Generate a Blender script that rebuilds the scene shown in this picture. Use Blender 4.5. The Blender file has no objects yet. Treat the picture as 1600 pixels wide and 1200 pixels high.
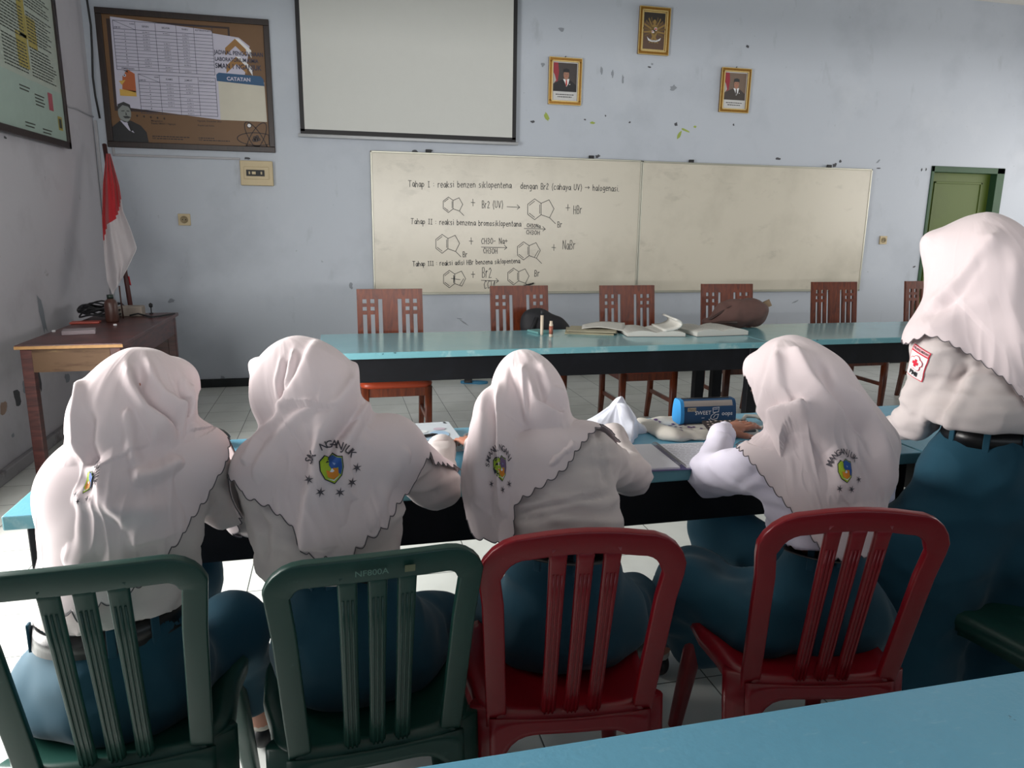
import bpy, bmesh, math, random
import numpy as np
from mathutils import Vector, Matrix, noise
from mathutils.bvhtree import BVHTree

random.seed(7)
SC = bpy.context.scene
COL = SC.collection
PI = math.pi

# ------------------------------------------------------------------ camera
CAM_H = 1.40
YAW, PITCH, ROLL, FPX = math.radians(13.651), math.radians(12.07), math.radians(0.721), 1135.0
cy_, sy_ = math.cos(YAW), math.sin(YAW)
FWD = np.array([sy_*math.cos(PITCH), cy_*math.cos(PITCH), -math.sin(PITCH)])
_r = np.array([cy_, -sy_, 0.0]); _u = np.cross(_r, FWD)
RGT = _r*math.cos(ROLL) + _u*math.sin(ROLL)
UPV = -_r*math.sin(ROLL) + _u*math.cos(ROLL)
CAMP = np.array([0.0, 0.0, CAM_H])
cam_d = bpy.data.cameras.new('camera'); cam = bpy.data.objects.new('camera', cam_d); COL.objects.link(cam)
cam_d.sensor_fit = 'HORIZONTAL'; cam_d.sensor_width = 36.0; cam_d.lens = FPX*36.0/1600.0
cam_d.clip_start = 0.02; cam_d.clip_end = 100
cam.matrix_world = Matrix(((RGT[0], UPV[0], -FWD[0], 0), (RGT[1], UPV[1], -FWD[1], 0), (RGT[2], UPV[2], -FWD[2], CAM_H), (0, 0, 0, 1)))
SC.camera = cam

# ------------------------------------------------------------------ view, world, light
SC.view_settings.view_transform = 'Standard'
SC.view_settings.look = 'None'
SC.view_settings.exposure = 0.08
SC.view_settings.gamma = 1.0
SC.view_settings.use_curve_mapping = False
try: SC.cycles.use_denoising = True
except Exception: pass
SC.cycles.max_bounces = 8; SC.cycles.diffuse_bounces = 4
W = bpy.data.worlds.new('world'); SC.world = W; W.use_nodes = True
W.node_tree.nodes['Background'].inputs[0].default_value = (0.75, 0.87, 1.0, 1)
W.node_tree.nodes['Background'].inputs[1].default_value = 0.6

def area(name, loc, rot, sx, sy, power, color, spread=180):
    d = bpy.data.lights.new(name, 'AREA'); d.shape = 'RECTANGLE'; d.size = sx; d.size_y = sy
    d.energy = power; d.color = color; d.spread = math.radians(spread)
    o = bpy.data.objects.new(name, d); COL.objects.link(o); o.location = loc; o.rotation_euler = rot
    return o
# daylight coming in through the door and windows of the left wall, the right wall and the rear wall
area('daylight_side_door', (-2.1, 2.35, 1.25), (0, math.radians(-72), 0), 2.0, 1.7, 215, (1.0, 0.97, 0.93))
area('daylight_right_windows', (8.0, 4.3, 1.9), (0, math.radians(90), 0), 1.4, 4.0, 70, (1.0, 0.93, 0.86))
area('sunlit_yard_glow', (3.0, -13.0, 2.05), (math.radians(90), 0, 0), 12.0, .45, 150, (1.0, 0.96, 0.92), 70)
area('daylight_rear_windows', (1.6, -2.9, 1.9), (math.radians(90), 0, 0), 5.0, 1.3, 10, (0.93, 0.96, 1.0))

# ------------------------------------------------------------------ pixel helper for reading positions off the photograph
def ray(px, py):
    v = FWD*FPX + RGT*(px-800) - UPV*(py-600)
    return v/np.linalg.norm(v)
def at(px, py, Y):
    v = ray(px, py); return CAMP + v*(Y/v[1])
def atz(px, py, z):
    v = ray(px, py); return CAMP + v*((z-CAM_H)/v[2])
def atx(px, py, X):
    v = ray(px, py); return CAMP + v*(X/v[0])
def proj(P):
    Q = np.asarray(P, float) - CAMP
    d = Q@FWD
    return np.stack([800+FPX*(Q@RGT)/d, 600-FPX*(Q@UPV)/d], -1)

# ------------------------------------------------------------------ materials
def lin(c):
    if isinstance(c, str):
        c = tuple(int(c[i:i+2], 16)/255 for i in (0, 2, 4))
    return tuple((x/12.92 if x <= 0.04045 else ((x+0.055)/1.055)**2.4) for x in c)
MATS = {}
def mat(name, col, rough=0.6, var=0.06, scale=12.0, bump=0.0, bscale=200.0, metal=0.0, spec=0.5, sheen=0.0, trans=0.0, coat=0.0, alpha=1.0):
    if name in MATS: return MATS[name]
    m = bpy.data.materials.new(name); m.use_nodes = True; MATS[name] = m
    nt = m.node_tree; N = nt.nodes; b = N['Principled BSDF']
    c = lin(col)
    b.inputs['Roughness'].default_value = rough; b.inputs['Metallic'].default_value = metal
    b.inputs['Specular IOR Level'].default_value = spec
    if sheen: b.inputs['Sheen Weight'].default_value = sheen
    if trans: b.inputs['Transmission Weight'].default_value = trans
    if coat: b.inputs['Coat Weight'].default_value = coat; b.inputs['Coat Roughness'].default_value = 0.15
    if alpha < 1: b.inputs['Alpha'].default_value = alpha
    tc = N.new('ShaderNodeTexCoord')
    nz = N.new('ShaderNodeTexNoise'); nz.inputs['Scale'].default_value = scale; nz.inputs['Detail'].default_value = 4
    nt.links.new(tc.outputs['Object'], nz.inputs['Vector'])
    mx = N.new('ShaderNodeMix'); mx.data_type = 'RGBA'
    mx.inputs[6].default_value = (*[max(0, x*(1-var)) for x in c], 1)
    mx.inputs[7].default_value = (*[min(1, x*(1+var)) for x in c], 1)
    nt.links.new(nz.outputs['Fac'], mx.inputs[0]); nt.links.new(mx.outputs[2], b.inputs['Base Color'])
    if bump:
        n2 = N.new('ShaderNodeTexNoise'); n2.inputs['Scale'].default_value = bscale; n2.inputs['Detail'].default_value = 3
        nt.links.new(tc.outputs['Object'], n2.inputs['Vector'])
        bp = N.new('ShaderNodeBump'); bp.inputs['Strength'].default_value = bump; bp.inputs['Distance'].default_value = 0.002
        nt.links.new(n2.outputs['Fac'], bp.inputs['Height']); nt.links.new(bp.outputs['Normal'], b.inputs['Normal'])
    return m

def layered(name, base, spots, rough=0.7, bump=0.15, bscale=60, spec=0.3):
    """base colour plus spots: (colour, noise scale, threshold, softness, strength, stretch)"""
    m = bpy.data.materials.new(name); m.use_nodes = True; MATS[name] = m
    nt = m.node_tree; N = nt.nodes; b = N['Principled BSDF']
    b.inputs['Roughness'].default_value = rough; b.inputs['Specular IOR Level'].default_value = spec
    tc = N.new('ShaderNodeTexCoord')
    rgb = N.new('ShaderNodeRGB'); rgb.outputs[0].default_value = (*lin(base), 1); cur = rgb.outputs[0]
    for k, (c, sc, th, so, st, stretch) in enumerate(spots):
        mp = N.new('ShaderNodeMapping'); mp.inputs['Scale'].default_value = stretch; mp.inputs['Location'].default_value = (k*3.7, k*1.3, k*2.1)
        nt.links.new(tc.outputs['Object'], mp.inputs['Vector'])
        nz = N.new('ShaderNodeTexNoise'); nz.inputs['Scale'].default_value = sc; nz.inputs['Detail'].default_value = 6; nz.inputs['Roughness'].default_value = 0.6
        nt.links.new(mp.outputs[0], nz.inputs['Vector'])
        mr = N.new('ShaderNodeMapRange'); mr.inputs[1].default_value = th; mr.inputs[2].default_value = th+so; mr.inputs[4].default_value = st
        nt.links.new(nz.outputs['Fac'], mr.inputs[0])
        mx = N.new('ShaderNodeMix'); mx.data_type = 'RGBA'; mx.inputs[7].default_value = (*lin(c), 1)
        nt.links.new(mr.outputs[0], mx.inputs[0]); nt.links.new(cur, mx.inputs[6]); cur = mx.outputs[2]
    nt.links.new(cur, b.inputs['Base Color'])
    if bump:
        n2 = N.new('ShaderNodeTexNoise'); n2.inputs['Scale'].default_value = bscale; n2.inputs['Detail'].default_value = 5
        nt.links.new(tc.outputs['Object'], n2.inputs['Vector'])
        bp = N.new('ShaderNodeBump'); bp.inputs['Strength'].default_value = bump; bp.inputs['Distance'].default_value = 0.003
        nt.links.new(n2.outputs['Fac'], bp.inputs['Height']); nt.links.new(bp.outputs['Normal'], b.inputs['Normal'])
    return m

def tile_mat():
    m = bpy.data.materials.new('floor_tiles'); m.use_nodes = True
    nt = m.node_tree; N = nt.nodes; b = N['Principled BSDF']
    tc = N.new('ShaderNodeTexCoord'); mp = N.new('ShaderNodeMapping'); mp.inputs['Location'].default_value = (-0.215, -0.085, 0)
    nt.links.new(tc.outputs['Object'], mp.inputs['Vector'])
    br = N.new('ShaderNodeTexBrick'); br.offset = 0; br.squash = 1
    br.inputs['Scale'].default_value = 1.0; br.inputs['Mortar Size'].default_value = 0.0024; br.inputs['Mortar Smooth'].default_value = 0.1
    br.inputs['Brick Width'].default_value = 0.2985; br.inputs['Row Height'].default_value = 0.2985
    br.inputs['Color1'].default_value = (*lin('cdd1cc'), 1); br.inputs['Color2'].default_value = (*lin('d6d9d6'), 1); br.inputs['Mortar'].default_value = (*lin('4a4f4c'), 1)
    nt.links.new(mp.outputs[0], br.inputs['Vector'])
    nz = N.new('ShaderNodeTexNoise'); nz.inputs['Scale'].default_value = 5; nz.inputs['Detail'].default_value = 6
    nt.links.new(tc.outputs['Object'], nz.inputs['Vector'])
    mr = N.new('ShaderNodeMapRange'); mr.inputs[1].default_value = .45; mr.inputs[2].default_value = .75; mr.inputs[4].default_value = .25
    nt.links.new(nz.outputs['Fac'], mr.inputs[0])
    mx = N.new('ShaderNodeMix'); mx.data_type = 'RGBA'; mx.inputs[7].default_value = (*lin('9a9d94'), 1)
    nt.links.new(mr.outputs[0], mx.inputs[0]); nt.links.new(br.outputs['Color'], mx.inputs[6]); nt.links.new(mx.outputs[2], b.inputs['Base Color'])
    b.inputs['Roughness'].default_value = 0.28
    bp = N.new('ShaderNodeBump'); bp.inputs['Strength'].default_value = 0.4; bp.inputs['Distance'].default_value = 0.002; bp.invert = True
    nt.links.new(br.outputs['Fac'], bp.inputs['Height']); nt.links.new(bp.outputs['Normal'], b.inputs['Normal'])
    return m

def wood(name, c1, c2, rough=0.35, scale=3.0, stretch=(1, 1, 8), coat=0.0):
    m = bpy.data.materials.new(name); m.use_nodes = True; MATS[name] = m
    nt = m.node_tree; N = nt.nodes; b = N['Principled BSDF']; b.inputs['Roughness'].default_value = rough
    if coat: b.inputs['Coat Weight'].default_value = coat; b.inputs['Coat Roughness'].default_value = 0.12
    tc = N.new('ShaderNodeTexCoord'); mp = N.new('ShaderNodeMapping'); mp.inputs['Scale'].default_value = tuple(6/s for s in stretch)
    nt.links.new(tc.outputs['Object'], mp.inputs['Vector'])
    nz = N.new('ShaderNodeTexNoise'); nz.inputs['Scale'].default_value = scale*2; nz.inputs['Detail'].default_value = 8; nz.inputs['Distortion'].default_value = 1.2
    nt.links.new(mp.outputs[0], nz.inputs['Vector'])
    cr = N.new('ShaderNodeValToRGB'); cr.color_ramp.elements[0].position = .35; cr.color_ramp.elements[1].position = .68
    cr.color_ramp.elements[0].color = (*lin(c1), 1); cr.color_ramp.elements[1].color = (*lin(c2), 1)
    nt.links.new(nz.outputs['Fac'], cr.inputs[0]); nt.links.new(cr.outputs[0], b.inputs['Base Color'])
    bp = N.new('ShaderNodeBump'); bp.inputs['Strength'].default_value = 0.12; bp.inputs['Distance'].default_value = 0.001
    nt.links.new(nz.outputs['Fac'], bp.inputs['Height']); nt.links.new(bp.outputs['Normal'], b.inputs['Normal'])
    return m

# ------------------------------------------------------------------ object helpers
def tag(o, label=None, cat=None, group=None, kind=None):
    if label: o['label'] = label
    if cat: o['category'] = cat
    if group: o['group'] = group
    if kind: o['kind'] = kind
    return o
def empty(name, loc=(0, 0, 0), rz=0.0):
    o = bpy.data.objects.new(name, None); COL.objects.link(o); o.location = loc; o.rotation_euler = (0, 0, rz); o.empty_display_size = .05
    return o
def copy_tree(o, parent=None):
    c = o.copy(); COL.objects.link(c)
    if parent is not None: c.parent = parent
    for ch in list(o.children): copy_tree(ch, c)
    return c
def rotm(rz=0, rx=0, ry=0):
    return np.array((Matrix.Rotation(rz, 3, 'Z') @ Matrix.Rotation(ry, 3, 'Y') @ Matrix.Rotation(rx, 3, 'X')))

class MB:
    """collects shapes into one mesh"""
    def __init__(s): s.v = []; s.f = []; s.mi = []; s.sm = []
    def add(s, vs, fs, mi=0, smooth=False):
        o = len(s.v); s.v += [tuple(map(float, p)) for p in vs]
        s.f += [tuple(o+i for i in f) for f in fs]; s.mi += [mi]*len(fs); s.sm += [smooth]*len(fs); return s
    def box(s, c, size, R=None, mi=0, bevel=0.0):
        c = np.array(c, float); hx, hy, hz = [x/2 for x in size]
        b = min(bevel, hx*.95, hy*.95, hz*.95)
        if b <= 0:
            vs = np.array([(x*hx, y*hy, z*hz) for x in (-1, 1) for y in (-1, 1) for z in (-1, 1)])
            fs = [(0, 1, 3, 2), (4, 6, 7, 5), (0, 4, 5, 1), (2, 3, 7, 6), (0, 2, 6, 4), (1, 5, 7, 3)]
        else:
            bm = bmesh.new(); bmesh.ops.create_cube(bm, size=2.0)
            for v in bm.verts: v.co.x *= hx; v.co.y *= hy; v.co.z *= hz
            bmesh.ops.bevel(bm, geom=bm.edges[:], offset=b, segments=2, affect='EDGES', profile=0.5)
            bm.verts.index_update(); vs = np.array([v.co[:] for v in bm.verts]); fs = [tuple(v.index for v in f.verts) for f in bm.faces]; bm.free()
        if R is not None: vs = vs@np.array(R).T
        return s.add(vs+c, fs, mi, False)
    def bx(s, x0, x1, y0, y1, z0, z1, mi=0, bevel=0.0):
        return s.box(((x0+x1)/2, (y0+y1)/2, (z0+z1)/2), (x1-x0, y1-y0, z1-z0), None, mi, bevel)
    def tube(s, pts, r, n=8, mi=0, smooth=True, caps=True, closed=False):
        P = np.array(pts, float); k = len(P); rr = np.full(k, r, float) if np.isscalar(r) else np.array(r, float)
        if closed: T = np.roll(P, -1, 0)-np.roll(P, 1, 0)
        else: T = np.gradient(P, axis=0)
        T /= np.linalg.norm(T, axis=1)[:, None]+1e-12
        a = np.array([0, 0, 1.]) if abs(T[0][2]) < .9 else np.array([1., 0, 0])
        nv = np.cross(T[0], a); nv /= np.linalg.norm(nv); vs = []
        for i in range(k):
            nv = nv-T[i]*(nv@T[i]); nv /= np.linalg.norm(nv)+1e-12; bv = np.cross(T[i], nv)
            for j in range(n):
                t = 2*PI*j/n; vs.append(P[i]+rr[i]*(nv*math.cos(t)+bv*math.sin(t)))
        fs = []
        for i in range(k if closed else k-1):
            i2 = (i+1) % k
            for j in range(n): fs.append((i*n+j, i*n+(j+1) % n, i2*n+(j+1) % n, i2*n+j))
        if caps and not closed: fs += [tuple(range(n-1, -1, -1)), tuple((k-1)*n+j for j in range(n))]
        return s.add(vs, fs, mi, smooth)
    def sweep(s, pts, w, th, wdir, mi=0, rnd=0.3):
        """rounded rectangle (w along wdir-ish, th across) swept along pts"""
        P = np.array(pts, float); k = len(P); T = np.gradient(P, axis=0); T /= np.linalg.norm(T, axis=1)[:, None]
        ww = np.full(k, w, float) if np.isscalar(w) else np.array(w, float); tt = np.full(k, th, float) if np.isscalar(th) else np.array(th, float)
        nrm = np.array(wdir, float); vs = []; n = 12
        for i in range(k):
            nn = nrm[i] if nrm.ndim == 2 else nrm      # nn = surface normal (thickness direction)
            nn = nn-T[i]*(nn@T[i]); nn = nn/np.linalg.norm(nn); sd = np.cross(T[i], nn)
            a, b = ww[i]/2, tt[i]/2; r = rnd*min(a, b)*2
            r = min(r, a, b)
            for (qx, qy) in ((1, 1), (-1, 1), (-1, -1), (1, -1)):
                base = {(1, 1): 0, (-1, 1): 90, (-1, -1): 180, (1, -1): 270}[(qx, qy)]
                for d in (0, 45, 90):
                    t = math.radians(base+d)
                    vs.append(P[i]+sd*(qx*(a-r)+r*math.cos(t))+nn*(qy*(b-r)+r*math.sin(t)))
        fs = []
        for i in range(k-1):
            for j in range(n): fs.append((i*n+j, i*n+(j+1) % n, (i+1)*n+(j+1) % n, (i+1)*n+j))
        fs += [tuple(range(n-1, -1, -1)), tuple((k-1)*n+j for j in range(n))]
        return s.add(vs, fs, mi, True)
    def lathe(s, prof, c=(0, 0, 0), n=24, R=None, mi=0, smooth=True):
        vs = []; c = np.array(c, float)
        for (r, z) in prof:
            for j in range(n):
                t = 2*PI*j/n; vs.append((r*math.cos(t), r*math.sin(t), z))
        vs = np.array(vs)
        if R is not None: vs = vs@np.array(R).T
        fs = []
        for i in range(len(prof)-1):
            for j in range(n): fs.append((i*n+j, i*n+(j+1) % n, (i+1)*n+(j+1) % n, (i+1)*n+j))
        fs += [tuple(range(n-1, -1, -1)), tuple((len(prof)-1)*n+j for j in range(n))]
        return s.add(vs+c, fs, mi, smooth)
    def grid(s, fn, nu, nv, mi=0, smooth=True, closed_u=False):
        vs = [fn(i/(nu if closed_u else nu-1), j/(nv-1)) for j in range(nv) for i in range(nu)]
        fs = []
        for j in range(nv-1):
            for i in range(nu if closed_u else nu-1):
                i2 = (i+1) % nu; fs.append((j*nu+i, j*nu+i2, (j+1)*nu+i2, (j+1)*nu+i))
        return s.add(vs, fs, mi, smooth)
    def poly(s, pts, mi=0):
        return s.add(pts, [tuple(range(len(pts)))], mi, False)
    def build(s, name, mats, parent=None, loc=None, rz=None, autosmooth=False):
        me = bpy.data.meshes.new(name); me.from_pydata(s.v, [], s.f)
        if not isinstance(mats, (list, tuple)): mats = [mats]
        for m in mats: me.materials.append(m)
        me.polygons.foreach_set('material_index', s.mi); me.polygons.foreach_set('use_smooth', s.sm); me.update()
        if autosmooth:
            me.polygons.foreach_set('use_smooth', [True]*len(s.f)); me.set_sharp_from_angle(angle=math.radians(40))
        o = bpy.data.objects.new(name, me); COL.objects.link(o)
        if parent is not None: o.parent = parent
        if loc is not None: o.location = loc
        if rz is not None: o.rotation_euler[2] = rz
        return o
def solid(o, t, off=0): m = o.modifiers.new('solid', 'SOLIDIFY'); m.thickness = t; m.offset = off; return o
def subs(o, n=1): m = o.modifiers.new('sub', 'SUBSURF'); m.levels = n; m.render_levels = n; return o

# flat artwork on a plane: origin O, axes U (right), V (up), N (towards the viewer)
class Art:
    def __init__(s, O, U, V, N): s.O, s.U, s.V, s.N = [np.array(x, float) for x in (O, U, V, N)]; s.mb = MB(); s.mats = []
    def mi(s, m):
        if m not in s.mats: s.mats.append(m)
        return s.mats.index(m)
    def P(s, x, y, l): return s.O+s.U*x+s.V*y+s.N*(l*0.0006)
    def poly(s, pts, m, l=1): s.mb.poly([s.P(x, y, l) for x, y in pts], s.mi(m)); return s
    def rect(s, x0, y0, x1, y1, m, l=1): return s.poly([(x0, y0), (x1, y0), (x1, y1), (x0, y1)], m, l)
    def disc(s, x, y, r, m, l=1, n=20, ry=None):
        ry = ry or r; return s.poly([(x+r*math.cos(2*PI*i/n), y+ry*math.sin(2*PI*i/n)) for i in range(n)], m, l)
    def line(s, pts, w, m, l=1):
        for (a, b) in zip(pts[:-1], pts[1:]):
            a = np.array(a, float); b = np.array(b, float); d = b-a; L = np.linalg.norm(d)
            if L < 1e-9: continue
            d /= L; n = np.array([-d[1], d[0]])*w/2; a2 = a-d*w*.3; b2 = b+d*w*.3
            s.poly([a2-n, b2-n, b2+n, a2+n], m, l)
        return s
    def text(s, txt, x, y, h, m, l=2, align='LEFT', sx=1.0, bold=0.0):
        V, F = text_mesh(txt, align, bold)
        s.mb.add([s.P(x+v[0]*h*sx, y+v[1]*h, l) for v in V], F, s.mi(m)); return s
    def build(s, name, parent): return s.mb.build(name, s.mats, parent)
_tc = {}
def text_mesh(txt, align='LEFT', bold=0.0):
    key = (txt, align, bold)
    if key in _tc: return _tc[key]
    c = bpy.data.curves.new('t', 'FONT'); c.body = txt; c.align_x = align; c.size = 1.4; c.offset = bold; c.resolution_u = 3
    o = bpy.data.objects.new('t', c); COL.objects.link(o); dg = bpy.context.evaluated_depsgraph_get(); dg.update()
    me = bpy.data.meshes.new_from_object(o.evaluated_get(dg)); V = [tuple(v.co[:2]) for v in me.vertices]; F = [tuple(p.vertices) for p in me.polygons]
    bpy.data.objects.remove(o); bpy.data.curves.remove(c); bpy.data.meshes.remove(me); _tc[key] = (V, F)
    return V, F

# ------------------------------------------------------------------ palette
m_wall = layered('wall_paint_blue', 'b3bac4', [('9096a0', 1.3, .52, .3, .5, (1, 1, 1)), ('c3c8cf', 2.0, .55, .2, .35, (1, 1, 1)), ('7d8189', 22, .70, .05, .5, (1, 1, 1)), ('8e9299', 5, .62, .1, .35, (1, 1, .4))], rough=.55, bump=.12, bscale=25)
m_wall_l = layered('wall_paint_grey', 'bdbbc2', [('98959c', 1.6, .52, .25, .6, (1, 1, 1)), ('6c6a6c', 4.0, .66, .06, .7, (1, 1, 1)), ('a59b92', 9, .7, .05, .6, (1, 1, 1))], rough=.7, bump=.3, bscale=18)
m_ceil = mat('ceiling_white', 'c4c2bd', .8)
m_floor = tile_mat()
m_base = layered('baseboard_dark', '24282a', [('4a4f50', 8, .55, .2, .6, (1, 1, 1))], rough=.4)
m_base_l = layered('baseboard_light', '9a989c', [('6f6c6e', 6, .55, .1, .8, (1, 1, 1))], rough=.6)
m_tblue = layered('table_paint_blue', '66a6c2', [('5596b4', 3, .45, .3, .5, (1, 1, 1)), ('8ab8ca', 30, .62, .08, .35, (1, 4, 1)), ('2b4650', 28, .70, .02, .8, (1, 1, 1))], rough=.32, bump=.25, bscale=90, spec=.5)
m_tblue_far = layered('table_paint_turquoise', '74adb8', [('639fab', 3, .45, .3, .5, (1, 1, 1)), ('2b4650', 28, .735, .02, .8, (1, 1, 1))], rough=.16, bump=.08, bscale=60, spec=.6)
m_tedge = layered('table_edge_worn', '6a9ea8', [('a9c2c2', 9, .55, .1, .6, (1, 1, 1)), ('23383d', 35, .68, .03, .9, (1, 1, 1))], rough=.45, bump=.2, bscale=90)
m_black = layered('table_frame_black', '0c0d12', [('1b1d24', 6, .5, .2, .6, (1, 1, 1))], rough=.5)
m_red = layered('plastic_red', '7e0c19', [('96303a', 30, .68, .04, .5, (1, 1, 1)), ('7e0a17', 2, .45, .3, .6, (1, 1, 1))], rough=.3, bump=.05, spec=.5)
m_green = layered('plastic_green', '143d35', [('33564c', 26, .66, .05, .5, (1, 1, 1)), ('12352e', 2, .45, .3, .6, (1, 1, 1))], rough=.38, bump=.06, spec=.5)
m_hijab = mat('hijab_cloth', 'dbcdcf', .85, var=.03, bump=.08, bscale=900, sheen=.25, spec=.2)
m_shirt = mat('shirt_cloth', 'cfc5c3', .85, var=.03, bump=.1, bscale=700, sheen=.1, spec=.2)
m_shirt_w = mat('shirt_cloth_lavender', 'e4dff0', .85, var=.03, bump=.1, bscale=700, sheen=.1, spec=.2)
m_skirt = mat('skirt_cloth_teal', '1c4759', .8, var=.08, bump=.1, bscale=600, sheen=.15, spec=.2)
m_stitch = mat('stitch_grey', '5b575c', .8)
m_belt = mat('belt_black', '101012', .35, bump=.1)
m_skin = mat('skin', 'a8705a', .55, var=.05)
m_shoe = mat('shoe_black', '15151a', .5)
m_chair_w = wood('chair_wood', '4c2011', '723419', .34, coat=.1)
m_chair_seat = mat('chair_seat_vinyl', '98391c', .4, var=.08, spec=.5)
m_desk = wood('desk_wood', '3c1d1c', '5d2f2a', .4, stretch=(8, 8, 1), coat=.1)
m_desk_raw = layered('desk_bare_wood', '5f4834', [('46301f', 4, .5, .15, .8, (1, 1, 6)), ('8f7852', 7, .6, .1, .5, (1, 1, 6))], rough=.6)
m_white = mat('paper_white', 'dcdde0', .7, var=.02)
m_ink = mat('ink_black', '17181c', .6)
m_gold = mat('frame_gold', '8d6526', .35, metal=.6, var=.25, scale=60)
m_goldl = mat('frame_gold_light', 'cdb478', .4, metal=.4, var=.15, scale=60)
m_metal = mat('metal_grey', '9a9a98', .35, metal=.8)
m_board = layered('whiteboard_surface', 'c4bfb1', [('a8a396', 1.8, .48, .25, .55, (1, 1, 1)), ('8f8a80', 3.5, .6, .15, .35, (1, 1, 2))], rough=.25, bump=.02, spec=.5)
m_frame_d = wood('frame_dark_wood', '1a100f', '2a1b18', .4)

# ================================================================== THE ROOM
XL, XR, YB, YR, ZC = -1.83, 8.2, 6.70, -3.2, 3.72
def struct(o): o['kind'] = 'structure'; return o
DX0, DX1, DZ = 6.14, 7.08, 2.10             # green door in the back wall
b = MB(); b.bx(XL-.6, XR+.2, YR-.2, YB+.2, -.1, 0); struct(b.build('floor', m_floor))
b = MB(); b.bx(XL-.2, XR+.2, YR-.2, YB+.2, ZC, ZC+.1); struct(b.build('ceiling', m_ceil))
b = MB(); b.bx(XL-.2, DX0, YB, YB+.2, 0, ZC); b.bx(DX1, XR+.2, YB, YB+.2, 0, ZC); b.bx(DX0, DX1, YB, YB+.2, DZ, ZC)
wall_b = struct(b.build('wall_back', m_wall))
SD0, SD1, SDZ = 1.45, 3.25, 2.3              # open doorway in the left wall
b = MB(); b.bx(XL-.2, XL, YR, SD0, 0, ZC); b.bx(XL-.2, XL, SD1, YB, 0, ZC); b.bx(XL-.2, XL, SD0, SD1, SDZ, ZC)
wall_l = struct(b.build('wall_left', m_wall_l))
b = MB(); b.bx(XR, XR+.2, YR, YB, 0, 1.15); b.bx(XR, XR+.2, YR, YB, 2.65, ZC)
for y0, y1 in ((YR, 2.2), (6.4, YB)): b.bx(XR, XR+.2, y0, y1, 1.15, 2.65)
struct(b.build('wall_right', m_wall))
b = MB(); b.bx(XL, XR, YR-.2, YR, 0, 1.3); b.bx(XL, XR, YR-.2, YR, 2.65, ZC); b.bx(XL, -1.5, YR-.2, YR, 1.3, 2.65); b.bx(7.9, XR, YR-.2, YR, 1.3, 2.65)
struct(b.build('wall_rear', m_wall))
m_wframe = mat('window_frame_green', '3b5a48', .5)
def window(name, axis, c, a0, a1, z0, z1, n):
    b = MB()
    def seg(u0, u1, w0, w1):
        if axis == 'x': b.bx(c-.03, c+.03, u0, u1, w0, w1, 0, .004)
        else: b.bx(u0, u1, c-.03, c+.03, w0, w1, 0, .004)
    seg(a0, a1, z0, z0+.06); seg(a0, a1, z1-.06, z1)
    for i in range(n+1):
        u = a0+(a1-a0-.06)*i/n; seg(u, u+.06, z0, z1)
    struct(b.build(name, m_wframe))
window('window_1', 'x', XR+.1, 2.2, 6.4, 1.15, 2.65, 6)
window('window_2', 'y', YR-.1, -1.5, 7.9, 1.3, 2.65, 6)
b = MB(); b.bx(XL-.2, XL+.01, SD0-.08, SD0, 0, SDZ+.08, 0, .004); b.bx(XL-.2, XL+.01, SD1, SD1+.08, 0, SDZ+.08, 0, .004); b.bx(XL-.2, XL+.01, SD0-.08, SD1+.08, SDZ, SDZ+.08, 0, .004)
struct(b.build('door_2', m_wframe))
# green door of the back wall, set back in its frame
m_dgreen = layered('door_paint_green', '47591c', [('3c4c18', 3, .5, .2, .5, (1, 1, 1))], rough=.45)
m_dframe = layered('door_frame_paint', '2f4e36', [('263f2d', 3, .5, .2, .5, (1, 1, 1))], rough=.5)
fr = MB()
fr.bx(DX0, DX0+.035, YB-.012, YB+.15, 0, DZ, 0, .004); fr.bx(DX1-.1, DX1, YB-.012, YB+.15, 0, DZ, 0, .004); fr.bx(DX0, DX1, YB-.012, YB+.15, DZ-.06, DZ, 0, .004)
fro = struct(fr.build('door_1', m_dframe))
d = MB(); d.bx(DX0+.035, DX1-.1, YB+.07, YB+.11, 0.01, DZ-.06)
for z0, z1 in ((.12, .62), (.72, 1.95)):
    x0, x1 = DX0+.12, DX1-.2
    for (a0, a1, c0, c1) in ((x0, x1, z0, z0+.02), (x0, x1, z1-.02, z1), (x0, x0+.02, z0, z1), (x1-.02, x1, z0, z1)): d.bx(a0, a1, YB+.06, YB+.075, c0, c1, 0, .003)
d.build('door_leaf', m_dgreen, fro)
# baseboards
b = MB(); b.bx(XL, DX0, YB-.015, YB, 0, .075, 0, .003); b.bx(DX1, XR, YB-.015, YB, 0, .075, 0, .003); struct(b.build('baseboard_back', m_base))
b = MB(); b.bx(XL, XL+.035, SD1+.08, YB, 0, .07, 0, .006); struct(b.build('baseboard_left', m_base_l))
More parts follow.
